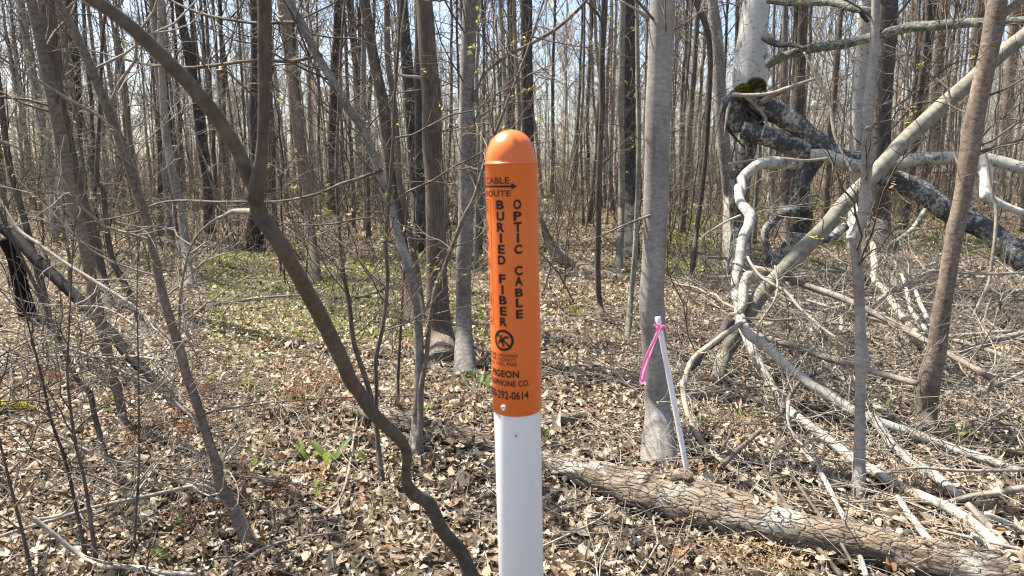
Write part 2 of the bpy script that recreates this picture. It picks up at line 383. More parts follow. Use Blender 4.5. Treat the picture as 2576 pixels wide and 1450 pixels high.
def no_dig():
    x, y = V2(318, 585); pc, zc = cyl(x, y, RS); z1 = cyl(x, V2(0, 492)[1], RS)[1]; R = abs(z1-zc)
    n = 40; L = []
    for i in range(n):
        a, b = 2*math.pi*i/n, 2*math.pi*(i+1)/n; L.append([(math.cos(a), math.sin(a)), (math.cos(b), math.sin(b)), (.76*math.cos(b), .76*math.sin(b)), (.76*math.cos(a), .76*math.sin(a))])
    dx, dy = math.cos(math.radians(-42)), math.sin(math.radians(-42))
    bar = [(-.80*dx-.09*dy, -.80*dy+.09*dx), (-.80*dx+.09*dy, -.80*dy-.09*dx), (.80*dx+.09*dy, .80*dy-.09*dx), (.80*dx-.09*dy, .80*dy+.09*dx)]
    L.append(bar)                                                     # slash; below a bent digger and a spade
    L.append([(-.50, -.02), (-.28, .12), (-.05, .10), (.02, -.20), (.13, -.58), (-.06, -.64), (-.14, -.28), (-.36, -.20), (-.50, -.42), (-.62, -.34)][::-1])
    L.append([(-.10, .16), (.16, .38), (.42, .44), (.58, .34), (.52, .20), (.34, .22), (.12, .10), (.0, .0)][::-1])
    L.append([(-.22, .42), (-.10, .52), (-.02, .40), (-.12, .28)][::-1])
    wrap_mesh(poly_mesh(L), pc-R/RS*1.02, pc+R/RS*1.02, zc-R, zc+R, 'no_digging_symbol')
no_dig()
def screw():
    x, y = V2(322, 1172); p, z = cyl(x, y, RS); mb = MB(); n = np.array([math.sin(p), -math.cos(p), 0]); u = np.array([math.cos(p), math.sin(p), 0]); w = np.array([0, 0, 1.])
    S = 18; a = np.arange(S)/S*2*np.pi; rings = []
    for r, o in ((.0052, -.002), (.0052, .0012), (.0044, .0022), (.0022, .0025), (.0021, .0016), (.0001, .0016)):
        rings.append((n*(RS+o))[None]+r*(np.cos(a)[:, None]*u+np.sin(a)[:, None]*w)+w*z)
    V = np.stack(rings); i = np.arange(len(rings)-1)[:, None]*S; j = np.arange(S)[None]
    mb.add(V, np.stack([i+j, i+(j+1) % S, i+S+(j+1) % S, i+S+j], -1).reshape(-1, 4)); mb.obj('screw', M['steel'], sleeve)
screw()

# ------------------------------------------------------------------ white stake with pink ribbon
P, W = path3('v:1654.5,798,14 1695,1010,14.5 1736,1176,15', 3.12); P[-1, 2] = -.03
st = empty('survey_stake', (P[-1][0], P[-1][1], 0), 'slim white plastic pipe leaning on the smooth grey beech, pink ribbon at its top', 'stake')
o = P[-1]*[1, 1, 0]; mb = MB()
Q, Wq = spline(P, np.full(3, .0132), .02); tubes(mb, Q, Wq, 20); mb.obj('pipe', M['pvc'], st, o)
t = NT('pink_ribbon'); M['pink'] = t.pbr(t.mix(t.noise(t.n('TexCoord').outputs['Object'], 25.0, 3), (.92, .22, .50), (.96, .42, .68)), .35, None, .5, .5)
def ribbon():
    a, fr = pl('v:1661,822,10 1650,848,13 1636,880,15 1624,915,15 1618,940,13 1616,957,15 1619,967,13')
    mb = MB(); pts = []
    for k, (x, y, w) in enumerate(a):
        p, tt = at(x, y, 3.08-.02*math.sin(k)); pts.append(np.append(p, w*tt/FPX/2))
    A_ = np.array(pts); c, w = spline(A_[:, :3], A_[:, 3], .006); n = len(c)
    s = np.linspace(-1, 1, 7)[None, :, None]; tw = np.linspace(0, 2.2, n)
    side = np.stack([np.cos(.5*np.sin(tw*2)), np.sin(.5*np.sin(tw*2))-.25, np.full(n, .12)], 1)
    fold = np.stack([np.zeros((n, 7)), .35*w[:, None]*np.cos(s[..., 0]*4+tw[:, None]*3), np.zeros((n, 7))], -1)
    V = c[:, None]+s*w[:, None, None]*side[:, None]+fold
    i = np.arange(n-1)[:, None]*7+np.arange(6)[None]
    mb.add(V, np.stack([i, i+1, i+8, i+7], -1))
    k0 = at(1660, 823, 3.115)[0]; ax = nrm((P[0]-P[1])[None])[0]            # knot: two turns round the pipe and short loose ends
    th = np.linspace(0, 4*np.pi, 60); u = nrm(np.cross(ax, [0, 1, 0])[None])[0]; v2 = np.cross(ax, u)
    ring = k0+.0150*(np.cos(th)[:, None]*u+np.sin(th)[:, None]*v2)+ax*(np.linspace(-.006, .006, 60)+.004*np.sin(th*2.3))[:, None]
    tubes(mb, ring, np.full(60, .005), 8, .3)
    for dx, dz, dy in ((-.034, .012, -.012), (.024, .004, -.014), (-.022, -.012, -.02)):
        q = np.stack([k0+np.array([dx, dy, dz])*f+np.array([0, -.013, .006*math.sin(3*f)]) for f in np.linspace(0, 1, 8)])
        tubes(mb, q, np.linspace(.008, .005, 8), 6, .4)
    mb.obj('ribbon', M['pink'], st, o)
ribbon()
# ------------------------------------------------------------------ trees and branches seen one by one
BUD = [(.30, .33, .05), (.38, .36, .07), (.42, .33, .10), (.36, .20, .10)]
def bud_leaves(mb, pos, size, cols=BUD, droop=.3):
    n = len(pos)
    if not n: return
    L = rng.uniform(.6, 1.3, n)*size; col = np.array(cols)[rng.integers(0, len(cols), n)]*rng.uniform(.7, 1.3, (n, 1))
    leaf_batch(mb, pos, L, L*.45, 3, 3, .9, False, col, np.full(n, .35))
def leaf_batch(mb, pos, L, Wd, nu, nv, tilt, lobed, col, curl):
    N = len(pos); tt = np.linspace(0, 1, nu); s = np.linspace(-1, 1, nv)
    w = np.sin(np.pi*np.clip(tt, .03, .985)**.85)**.75
    w = w[None]*np.ones((N, 1))
    if lobed: w = w*(1+.38*np.cos(2*np.pi*(2.0*tt[None]+rng.uniform(0, 1, (N, 1)))))
    X_ = s[None, None]*w[..., None]*Wd[:, None, None]*.5*(1+rng.normal(0, .12, (N, nu, nv))*(nu > 3))
    Y_ = ((tt-.5)[None]*L[:, None])[..., None]*np.ones((1, 1, nv))
    c = rng.normal(0, 1, N)*curl; b = rng.normal(0, 1, N)*curl; ph = rng.uniform(0, 6.28, (N, 1, 1))
    Z_ = c[:, None, None]*Wd[:, None, None]*(s[None, None]*w[..., None])**2*.8+b[:, None, None]*L[:, None, None]*((tt-.5)[None, :, None]*2)**2*.5
    Z_ = Z_+(rng.uniform(0, .22, N)*np.minimum(1, curl*2))[:, None, None]*Wd[:, None, None]*np.sin(6*tt[None, :, None]+ph+2*s[None, None])
    V = np.stack([X_, Y_, Z_], -1)
    ya = rng.uniform(0, 6.28, N); ti = np.clip(rng.normal(0, 1, N)*tilt, -1.7*tilt, 1.7*tilt); ta = rng.uniform(0, 6.28, N)
    cz, sz = np.cos(ya), np.sin(ya); Rz = np.zeros((N, 3, 3)); Rz[:, 0, 0] = cz; Rz[:, 0, 1] = -sz; Rz[:, 1, 0] = sz; Rz[:, 1, 1] = cz; Rz[:, 2, 2] = 1
    k = np.stack([np.cos(ta), np.sin(ta), np.zeros(N)], 1); Kx = np.zeros((N, 3, 3))
    Kx[:, 0, 2] = k[:, 1]; Kx[:, 1, 2] = -k[:, 0]; Kx[:, 2, 0] = -k[:, 1]; Kx[:, 2, 1] = k[:, 0]
    Rt = np.eye(3)[None]+np.sin(ti)[:, None, None]*Kx+(1-np.cos(ti))[:, None, None]*(Kx@Kx)
    V = np.einsum('nij,nuvj->nuvi', Rt@Rz, V)+np.asarray(pos)[:, None, None]
    i = (np.arange(nu-1)[:, None]*nv+np.arange(nv-1)[None]).ravel(); q = np.stack([i, i+1, i+nv+1, i+nv], -1)
    Q = (np.arange(N)*nu*nv)[:, None, None]+q[None]
    mb.add(V, Q, None, np.repeat(col, nu*nv, 0))
def upright(spec, d=None, ext=0.0, rtop=.35, flare=1.25, step=.03):
    """base-first centreline of a stem noted top-down, carried on above the frame by ext metres"""
    P, W = path3(spec, d); P, W = P[::-1], W[::-1].copy()
    P[0, 2] = min(P[0, 2], gh(P[0, 0], P[0, 1])-.04); W[0] *= flare
    c, w = spline(P, W, step)
    if ext:
        dr = nrm((c[-1]-c[-6])[None])[0]; q = [c[-1]]; n = int(max(4, ext/.15))
        for k in range(n):
            dr = nrm((dr+rng.normal(size=3)*.03+np.array([0, 0, .03]))[None])[0]; q.append(q[-1]+dr*ext/n)
        c = np.concatenate([c, q[1:]]); w = np.concatenate([w, w[-1]*np.linspace(1, rtop, n+1)[1:]])
    return c, w
def twiggy(c, w, n1, L1, n2, L2, trange=(.25, 1), n3=0, r=.0035, up=.06, ang=(.5, 1.3), buds=None, bsize=.016, mb=None, lb=None, wig=.2):
    P, R = c[None], w[None]
    mb = mb or MB(); b = spawn(P, R, n1, trange, L1, ang, 8, .0042, up, wig, .0013); tubes(mb, *b, 5, cap=False)
    tips = [b]
    if n2: b2 = spawn(*b, n2, (.2, .95), L2, (.4, 1.1), 6, .004, up*.5, wig*1.2, .0010); tubes(mb, *b2, 4, cap=False); tips.append(b2)
    if n3: b3 = spawn(*b2, n3, (.2, .95), (L2[0]*.3, L2[1]*.5), (.4, 1.1), 4, .005, 0, .25, .0010); tubes(mb, *b3, 3, cap=False); tips.append(b3)
    if buds and lb is not None:
        e = np.concatenate([x[0][:, -1] for x in tips]); e = e[rng.random(len(e)) < buds]
        e = np.repeat(e, 3, 0)+rng.normal(size=(len(e)*3, 3))*bsize*.5; bud_leaves(lb, e, bsize*1.6)
    return mb
def tree(name, label, cat, mat, spec, d=None, ext=6, rough=.06, sides=14, tw=None, limbs=(), group=None, twm='twig', step=.03, flare=1.25, buds=None, part='trunk'):
    c, w = upright(spec, d, ext, flare=flare, step=step); o = c[0]*[1, 1, 0]
    root = empty(name, o, label, cat, group)
    mb = MB(); tubes(mb, c, w, sides, rough)
    tr = mb.obj(part, M[mat], root, o)
    for l in limbs:
        P, W = path3(l[0], l[1]); W = W*(.66 if part == 'stem' else .85); q, r = spline(P, W, .03, 1.0); lm = MB(); tubes(lm, q, r, 10, .08)
        if len(l) > 3: twiggy(q, r, *l[3], mb=lm)
        lm.obj('limb' if part == 'trunk' else 'branch', M[l[2]], root, o)
    if tw is TW_S and buds is None: buds = .12
    if tw:
        lb = MB() if buds else None
        twiggy(c, w, *tw[:4], mb=(mb2 := MB()), n3=tw[4] if len(tw) > 4 else 0, trange=tw[5] if len(tw) > 5 else (.3, 1), buds=buds, lb=lb)
        mb2.obj('crown', M[twm], root, o)
        if lb and lb.n: lb.obj('young_leaves', M['leafgreen'], root, o)
    return root
def branch(label, mat, spec, d=1e6, rough=.07, sides=10, tw=None, name='fallen_branch', cat='branch', group=None, twm=None, extra=(), kink=1.0):
    P, W = path3(spec, d); W = W*(.86 if name == 'fallen_branch' else 1); c, w = spline(P, W, .02, kink); o = c[len(c)//2]*[1, 1, 0]
    mb = MB(); tubes(mb, c, w, sides, rough)
    for e in extra:
        P2, W2 = path3(e[0], e[1]); c2, w2 = spline(P2, W2, .02, 1.0); tubes(mb, c2, w2, sides, rough)
    ob = mb.obj(name, M[mat], None, o); ob.location = o; tag(ob, label, cat, group)
    if tw: twiggy(c, w, *tw[:4], trange=(.1, .95)).obj('twigs', M[twm or 'twig'], ob, o)
    return ob
TW_S = (14, (.3, .9), 4, (.12, .4), 2); TW_T = (14, (.5, 1.4), 5, (.2, .6), 2, (.42, 1))

# Y-shaped dark sapling that leans over the view, between the camera and the wood
c, w = upright('00:1915,-60,98 1915,0,96 1915,700,86 1900,1100,84 1868,1320,112 1845,1450,118 01:1840,0,112 1885,200,114 2050,450,112 2300,900,112 2475,1250,108 12:60,20,104 130,120,100 250,290,92 400,430,86 466,530,76 474,620,72 468,720,70 480,790,84 530,860,96 640,930,98 740,1130,96 880,1300,98 985,1440,116',
               [(0, 1.16), (.45, 1.32), (.7, 1.75), (.85, 2.1), (1, 2.25)], .8, flare=1.15, step=.012)
o = c[0]*[1, 1, 0]; root = empty('forked_sapling', o, 'dark brown sapling leaning with a wide Y fork, rising beside the marker post', 'sapling')
mb = MB(); tubes(mb, c, w, 18, .05); mb.obj('stem', M['sapbrown'], root, o)
P, W = path3('00:560,-90,96 680,0,96 800,80,96 1000,240,102 1250,480,102 1500,760,104 1700,1050,100 1780,1230,98 1835,1400,100', [(0, 1.05), (1, 1.29)])
c, w = spline(P[::-1], W[::-1], .012); mb = MB(); tubes(mb, c, w, 16, .05); mb.obj('limb', M['sapbrown'], root, o)
P, W = path3('01:1840,185,56 1700,180,38 1640,205,30', [(0, 1.37), (1, 1.5)]); c, w = spline(P, W, .01); mb = MB(); tubes(mb, c, w, 10, .06); mb.obj('branch', M['paletwig'], root, o)

# big trunks
tree('beech_tree', 'smooth pale grey beech with the white stake and pink ribbon against its foot', 'tree', 'beech',
     '10:2330,0,180 2320,300,178 2300,700,178 2290,1100,180 2282,1400,182 11:2268,500,172 2250,800,176 2256,920,182 2275,1300,172 12:2282,0,176 2296,250,188 2310,490,200', None, 9, .035, 24, TW_T, flare=1.5,
     limbs=[('11:2200,300,6 1990,330,10 2100,270,14 2260,180,22', 3.45, 'twig'), ('10:2010,0,12 2120,60,20 2210,115,40 2300,190,60', 3.5, 'beech'), ('11:1770,400,8 1900,350,12 2080,270,16 2290,190,22 2340,140,10', 3.42, 'twig')])
tree('grey_tree', 'straight grey trunk with pale flecks, just past the post beside the thicker brown trunk', 'tree', 'grey',
     '10:935,0,108 920,400,108 910,700,108 905,1100,110 11:905,0,108 898,400,116 890,480,124 885,600,112 888,1000,116 900,1270,150', None, 8, .04, 18, TW_T,
     limbs=[('10:1800,-20,26 1600,180,28 1420,290,30 1200,405,28 1050,520,24 985,640,22 970,740,40', 5.0, 'tan')])
tree('brown_tree', 'thick brown ridged trunk with a dark widened foot', 'tree', 'brown',
     '10:600,0,118 620,300,130 650,700,142 660,1100,142 11:680,0,148 690,500,150 700,850,160 735,1100,180 740,1180,230', None, 9, .08, 20, TW_T, flare=1.4,
     limbs=[('10:470,-20,12 430,300,18 400,520,16 575,565,26', 5.3, 'paletwig'), ('11:755,0,14 745,420,16 725,530,18 690,690,22 560,1000,14', 5.15, 'tan')])
tree('leaning_tree', 'thin grey trunk leaning over in an arc with long side limbs', 'tree', 'grey',
     '00:2060,-40,66 2110,60,70 2200,200,66 2300,400,60 2430,620,60 10:60,800,62 160,950,60 250,1180,60 330,1440,58 11:345,80,60 400,300,62 490,600,62 535,800,60 558,1000,62 568,1300,66 12:560,200,76 545,380,84 535,520,110', None, 5, .06, 14, TW_S,
     limbs=[('00:560,350,10 1000,450,22 1300,485,26 1500,478,28 1850,430,30 2100,440,30 2330,400,34', [(0, 4.6), (1, 3.4)], 'brown', (9, (.2, .8), 3, (.1, .3))),
            ('00:1180,-40,18 1300,40,22 1500,110,26 1870,172,28 2160,170,34', [(0, 4.2), (1, 3.45)], 'brown', (8, (.2, .8), 3, (.1, .3))),
            ('01:450,290,8 900,210,14 1200,110,22 1600,115,22 2000,108,20 2300,50,22 2475,-20,24 10:140,1290,28 290,1235,34', [(0, 5.2), (1, 3.35)], 'brown', (10, (.15, .6), 3, (.1, .3)))])
tree('slanted_tree', 'rough brown trunk slanting behind the arched grey one', 'tree', 'brown',
     '10:165,0,76 230,400,78 290,700,80 330,1000,80 370,1400,80 11:400,150,80 440,420,80 480,700,78 515,950,84', None, 9, .08, 14, TW_T)
tree('slim_tree', 'slim grey brown stem close against the slanting rough trunk', 'tree', 'tan',
     '10:330,0,38 335,420,40 390,800,42 420,1300,42 11:430,0,40 500,350,44 560,700,48 592,960,52', None, 6, .05, 10, TW_S)
tree('mossy_tree', 'dark trunk with a mossy black foot between paler trunks', 'tree', 'dark',
     '10:440,0,84 470,400,86 500,800,88 540,1300,88 11:548,100,90 570,460,96', None, 10, .1, 14, TW_T)
tree('dark_tree', 'dark furrowed trunk standing behind the domed cap of the post', 'tree', 'dark', '10:1340,0,86 1345,500,86 1352,1000,86 1360,1300,88 v:1333,600,32', None, 10, .08, 12, TW_T)
tree('dark_tree', 'dark grey furrowed trunk just behind the smooth beech', 'tree', 'dark', '10:2085,0,110 2080,700,104 2090,1400,108 11:2100,470,116', None, 10, .07, 14, TW_T)
tree('sapling', 'straight slender sapling with dark olive bark midway between post and beech', 'sapling', 'brown',
     '10:1905,0,44 1890,400,44 1890,800,44 1872,1200,44 11:1862,300,42 1862,700,42 1880,880,44 1896,940,52', None, 5, .05, 10, TW_S, limbs=[('10:1560,-30,10 1740,-10,14 1860,110,20 1895,200,24', 6.5, 'brown')])
tree('sapling', 'slim greenish sapling bowed towards the smooth beech', 'sapling', 'green',
     '10:2142,0,30 2150,500,32 2158,1000,34 11:2150,0,34 2128,500,38 2100,800,40 2074,1065,44', None, 5, .05, 10, TW_S)
tree('sapling', 'thin pale green sapling in front of the dark furrowed trunk', 'sapling', 'green', '10:2040,0,44 2030,700,44 2034,1400,46 11:2030,200,46 2012,600,52', None, 6, .05, 10, TW_S)
tree('whip_sapling', 'long thin whip of a sapling curving up past the post with twigs', 'sapling', 'tan',
     '10:1420,150,14 1330,420,16 1200,750,20 1060,1120,24 960,1440,28 11:880,240,30 745,590,32 690,720,34 645,950,34 615,1250,36 12:575,100,42 572,300,44 555,560,50', [(0, 3.8), (1, 3.28)], .8, .06, 10,
     (22, (.25, .8), 4, (.1, .35), 2, (.35, 1)), buds=.25)
tree('stem_sapling', 'dark thin stem bending at mid height, in front of the arched grey trunk', 'sapling', 'brown',
     '11:345,100,24 322,400,28 334,700,28 300,1020,30 252,1240,32 12:255,50,30 258,400,34 300,720,44', None, 1.5, .05, 8, TW_S)
tree('stem_sapling', 'wavy dark stem standing clear of the arched grey trunk, nearer the Y-forked sapling', 'sapling', 'brown',
     '01:2440,-20,26 11:0,520,32 55,850,34 92,1130,36 190,1440,38 12:230,240,36 246,420,32', [(0, 3.9), (1, 3.6)], 2, .05, 8, TW_S)
tree('stem_sapling', 'short straight brown twig of a sapling beside the widened foot of the brown trunk', 'sapling', 'brown', '11:455,620,14 432,1000,20 410,1440,24 12:415,220,26', None, .8, .05, 8, (8, (.2, .5), 3, (.1, .2)))
# trees to one side of the fork
tree('tan_tree', 'tan trunk with a slight curve, in front of a darker trunk', 'tree', 'tan',
     '00:225,0,66 270,200,72 330,480,76 400,800,86 460,1100,82 520,1440,82 01:585,300,76 645,600,80 720,950,76 800,1300,72 02:850,100,66 895,320,62 905,390,70', None, 5, .05, 14, TW_T)
tree('brown_tree', 'dark brown straight trunk close behind the curved tan trunk', 'tree', 'brown',
     '00:330,0,100 370,300,92 420,700,88 500,1100,88 580,1440,86 01:660,300,84 722,600,80 785,850,86', None, 8, .08, 14, TW_T)
tree('pale_sapling', 'pale crooked sapling with several stems and bare sideways branches', 'sapling', 'tan',
     '00:400,-30,50 500,150,54 600,350,56 700,600,58 800,850,60 900,1100,62 990,1380,60 01:1025,120,56 1065,260,56 1120,500,58 1180,780,60 1245,1010,60 1310,1200,70 02:1345,-30,66 1430,200,62 1500,430,64 1565,620,70 1610,820,84 1715,1000,92 1860,1180,96', None, 3, .05, 14,
     (20, (.3, 1.0), 4, (.1, .4), 2, (.35, 1)), part='stem', twm='paletwig',
     limbs=[('00:835,200,34 870,420,34 900,650,36 930,950,38 985,1300,44', 3.0, 'tan'),
            ('01:-20,60,22 60,190,30 150,320,36 300,420,38 500,560,38 750,720,38 1000,890,38 1200,1080,40 1285,1160,46', [(0, 3.3), (1, 2.95)], 'paletwig', (14, (.15, .5), 3, (.08, .25))),
            ('01:1640,205,26 1540,255,24 1400,400,24 1330,600,24 1302,850,24 1300,1130,26', [(0, 1.6), (1, 2.85)], 'paletwig', (9, (.15, .5), 3, (.08, .2))),
            ('02:-40,1175,36 380,1050,42 720,950,46 1100,870,44 1400,800,40 1490,800,42 1580,860,56', [(0, 2.4), (1, 2.62)], 'paletwig', (12, (.15, .5), 3, (.08, .25))),
            ('02:-20,285,16 130,320,20 400,420,22 600,510,24 850,610,24 1010,630,24 1200,720,22 1400,810,20 1560,900,26', [(0, 2.75), (1, 2.6)], 'paletwig', (12, (.12, .4), 3, (.08, .2))),
            ('01:-20,1030,20 250,1090,28 600,1210,30 850,1330,32 1080,1440,34 02:1150,110,34 1350,260,36 1470,400,44', [(0, 3.3), (1, 2.8)], 'paletwig', (16, (.15, .5), 3, (.08, .25))),
            ('01:520,870,14 740,875,20 950,985,22 1060,1120,24 1160,1320,22 1260,1440,20 02:1380,300,22', [(0, 3.5), (1, 2.8)], 'paletwig'),
            ('01:-10,1255,14 430,1220,20 850,1240,22 950,1225,22 1320,1280,26', [(0, 3.4), (1, 2.8)], 'paletwig', (10, (.12, .4), 2, (.08, .2)))])
branch('long dark dead pole slanting down to the leaf litter, behind the pale crooked sapling', 'black', '01:-60,250,80 120,385,80 300,565,78 480,730,78 640,890,74 800,1050,72 940,1230,74 1150,1440,76 02:1250,170,70 1340,265,60', [(0, 5.2), (1, 4.0)], .09, 14, (10, (.3, .9), 3, (.1, .3)), 'dead_pole', 'dead pole', kink=.3)
tree('sapling', 'straight brown sapling leaning slightly, near the dark dead pole', 'sapling', 'brown',
     '00:15,800,40 60,1150,42 130,1440,44 01:185,270,44 270,600,46 330,830,46 370,1050,44 405,1210,44', None, 3, .05, 10, TW_S)
tree('sapling', 'dark stem leaning down to the ground past the dead pole', 'sapling', 'brown', '00:720,900,26 700,1300,34 01:745,30,36 800,480,42 900,700,46 980,880,46 1090,1085,50', [(0, 6.2), (1, 6.0)], 3, .05, 10, TW_S)
tree('grey_tree', 'narrow grey trunk alone in open leaf litter past the bare side branches', 'tree', 'grey', '00:1165,0,48 1180,600,50 1210,1000,54 1290,1430,56 01:1310,100,56 1340,400,58 1372,690,64', None, 8, .06, 12, TW_T)
tree('grey_tree', 'brownish grey trunk seen just behind the dark Y fork', 'tree', 'tan', '00:2040,0,66 2080,300,70 2130,700,74 2180,1100,76 01:2225,0,76 2245,300,78 2285,650,88', None, 8, .06, 12, TW_T)
tree('dark_tree', 'nearly black trunk among tan stems, foot hidden by twigs', 'tree', 'dark', '00:510,0,78 540,500,80 545,1000,80 01:480,50,64 490,390,70', None, 9, .1, 12, TW_T)
tree('dark_stump', 'black broken leaning stump under the dead pole', 'stump', 'black', '01:30,380,90 90,480,96 130,620,100 190,780,96', [(0, 6.4), (1, 6.6)], 0, .12, 12, None)
tree('sapling', 'dark crooked stem among brown ferns and leaves', 'sapling', 'brown', '01:330,880,26 450,1150,32 560,1400,34 02:650,120,38 690,300,38 730,450,40 775,600,44', None, 1.5, .06, 10, (8, (.2, .6), 3, (.1, .3)), part='stem')
for k, (s, l) in enumerate([('01:230,1100,12 02:300,0,18 380,350,20 470,600,22 550,950,24 640,1330,26', 'thin dark whip crossing the long pale side branch, furthest from the pale sapling'),
                            ('01:500,1050,12 02:490,0,18 540,450,22 620,800,24 700,1340,28', 'thin dark whip crossing the pale side branch near its kink'),
                            ('02:1005,50,12 1008,650,18 985,1000,20 950,1260,22', 'thin upright brown whip close to the foot of the pale crooked sapling'),
                            ('02:0,480,16 90,850,20 180,1200,24 240,1430,26', 'thin brown whip beside the forked pale branch lying by the frame edge')]):
    tree('whip', l, 'sapling', 'brown', s, None, .6, .05, 7, (10, (.1, .4), 3, (.06, .2)), part='stem')
branch('knobbly pale branch bowed across the leaves below the crooked sapling', 'paletwig', '02:230,1010,34 350,1120,38 560,1290,40 720,1380,42 900,1385,40 1050,1400,44 1200,1430,42 1420,1445,40', [(0, 2.3), (1, 2.28)], .1, 10, (14, (.1, .35), 3, (.06, .2)), extra=[('02:300,1160,26 270,1260,24 262,1440,22', 1e6), ('02:250,1040,22 450,1000,20 560,880,12', 2.35)])
branch('pale forked stick lying near the Y-forked sapling foot', 'paletwig', '02:1600,1460,30 1690,1390,28 1850,1290,30 2000,1220,26 2250,1165,20 2475,1130,14', 1e6, .08, 8, (10, (.1, .3), 2, (.06, .2)), extra=[('02:1610,1200,18 1640,1280,20 1690,1390,24', 2.2)])
branch('bare straight stick flat on the litter beyond the pale sapling', 'dead', '01:1190,905,20 1450,875,22 1700,840,24 2000,800,22 2250,785,14', 1e6, .06, 8)
branch('pale peeled stick flat among leaves beside the forked stick', 'dead', '02:2040,975,26 2250,920,26 2475,860,22 12:150,110,16', 1e6, .08, 8)
branch('crooked grey stick with raised end beside green shoots', 'paletwig', '02:1620,640,16 1625,590,18 1700,510,18 1800,430,12', [(0, 2.85), (1, 2.9)], .06, 7)
branch('thin bleached stick on the litter below the green shoots', 'dead', '02:1840,830,16 2050,815,16 2270,798,10', 1e6, .06, 7, extra=[('02:1850,760,14 2000,730,14 2250,710,10', 1e6)])

# one side: leaning and fallen trees
tree('grey_sapling', 'slender grey sapling with a knot and stub scars, standing in the fallen branches', 'sapling', 'beech',
     '20:1402,-20,56 1395,190,62 1385,420,66 1368,600,72 1345,760,76 1342,950,76 1336,1200,78 21:1322,20,72 1300,230,72 1252,370,78 1256,470,70 1272,650,74 1284,900,72 1296,1170,82 1302,1260,116 1300,1340,84 22:1290,0,72 1285,400,74 1290,790,82', None, 4, .05, 18, TW_S,
     limbs=[('21:1196,375,22 1222,372,44 1252,392,58', 2.98, 'beech'), ('20:1330,940,20 1342,925,34 1352,935,40', 2.96, 'beech')])
tree('tan_tree', 'tan leaning trunk with dark smudges and forked top, in front of the slanting pole', 'tree', 'tan',
     '20:2290,-30,118 2270,100,134 2235,300,130 2180,560,122 2130,800,126 2085,1080,130 2025,1440,112 21:1985,280,116 1930,600,112 1880,900,120 1838,1200,132 22:1792,20,146 1765,300,142 1752,420,156', None, 5, .05, 20, TW_T,
     limbs=[('20:2500,-20,60 2400,40,64 2270,150,84', 3.6, 'tan'), ('20:2490,560,12 2330,650,16 2220,690,22 2150,720,24', 3.6, 'brown')])
branch('long smooth greenish pole slanting down through the fallen branches to the litter', 'green',
       '20:2560,190,104 2475,265,104 2290,410,108 2060,620,110 1850,800,112 1600,1030,112 1400,1250,112 21:1190,110,112 1040,290,112 850,480,116 700,640,112 560,800,112 470,930,112 370,1100,112 300,1230,106 250,1400,96', [(0, 5.3), (1, 4.6)], .035, 20, (8, (.3, .8), 3, (.1, .3)), 'slanting_pole', 'fallen trunk', twm='paletwig', kink=.15)
tree('grey_tree', 'greenish grey trunk pressed close to the broken birch', 'tree', 'grey', '20:215,-20,70 250,300,84 265,600,90 290,1000,92 330,1300,96 21:350,150,110 380,560,130', None, 8, .06, 14, TW_T)
# broken birch and its collapsed limbs: one thing
P0, W0 = path3('20:535,-20,176 510,200,200 495,400,226 488,600,236 482,680,200', 9.0)
o = path3('21:412,650,170', 9.0)[0][0]*[1, 1, 0]; bt = empty('broken_birch', o, 'big old birch snapped and splintered, black-and-white limbs collapsed over its foot', 'broken tree')
c, w = spline(P0[::-1], W0[::-1], .05); mb = MB(); tubes(mb, c, w, 20, .09); mb.obj('trunk', M['birch'], bt, o)
def limb(spec, d, mat, rough=.09, name='limb', tw=None, sides=14):
    P, W = path3(spec, d); c, w = spline(P, W, .03, .8); mb = MB(); tubes(mb, c, w, sides, rough); l = mb.obj(name, M[mat], bt, o)
    if tw: twiggy(c, w, *tw[:4], trange=(.1, .95)).obj('twigs', M['twig'], l, o)
TL = (8, (.3, 1.0), 3, (.15, .4))
limb('20:484,600,214 455,760,226 430,900,196 425,1100,160 418,1300,140 21:412,100,128 414,350,140 412,650,170', 9.05, 'roughbirch', .14, 'stump')  # rough old bark, chosen dark so its colour carries the shadow below the break
limb('20:440,640,120 520,730,150 640,790,160 800,880,150 1000,1040,130 1150,1150,128 1310,1190,140 1480,1290,150 1700,1390,150 21:1800,110,150 2000,230,150 2200,320,160 2350,460,170 2560,600,170', [(0, 8.8), (.5, 8), (1, 7)], 'roughbirch', .1, tw=TL)
limb('20:430,950,130 500,958,130 600,985,140 780,1050,140 930,1130,150 900,1200,140 850,1300,130 830,1440,128 21:845,100,130 850,250,134 815,420,130 700,540,136 620,620,120', [(0, 8.6), (.5, 8.3), (1, 8.9)], 'roughbirch', .1, tw=TL)
limb('20:930,1130,90 1020,1120,88 1150,1170,92 1310,1195,92 1500,1190,96 1700,1160,100 2000,1150,92 2200,1165,88 2475,1225,86 2600,1240,80', [(0, 8.2), (1, 7)], 'limbbirch', .07, tw=TL)
limb('20:840,1190,76 700,1188,84 570,1190,78 490,1240,74 420,1310,70', [(0, 7.9), (1, 7.2)], 'limbbirch', .08)
limb('20:610,470,66 700,430,62 900,370,66 1100,325,66 1350,275,66 1600,210,70 1850,185,70 2100,170,64 2475,150,56 2600,150,50', [(0, 8.7), (1, 6.6)], 'lichen', .1, tw=(14, (.3, 1.2), 4, (.15, .4)))
limb('20:600,270,70 660,310,50 730,328,40 800,330,30 890,352,22', [(0, 8.7), (1, 8.0)], 'dark', .1)
limb('20:620,0,60 760,12,58 900,20,54 1100,32,52 1230,62,56 1375,85,56', [(0, 8.7), (1, 7.6)], 'lichen', .1, tw=TL)
limb('20:1290,70,36 1310,120,34 1345,160,20', 7.6, 'dark', .1)
limb('20:360,690,30 480,690,28 640,678,26 780,635,30 870,600,26 970,568,20', [(0, 8.5), (1, 8.0)], 'paletwig', .06)
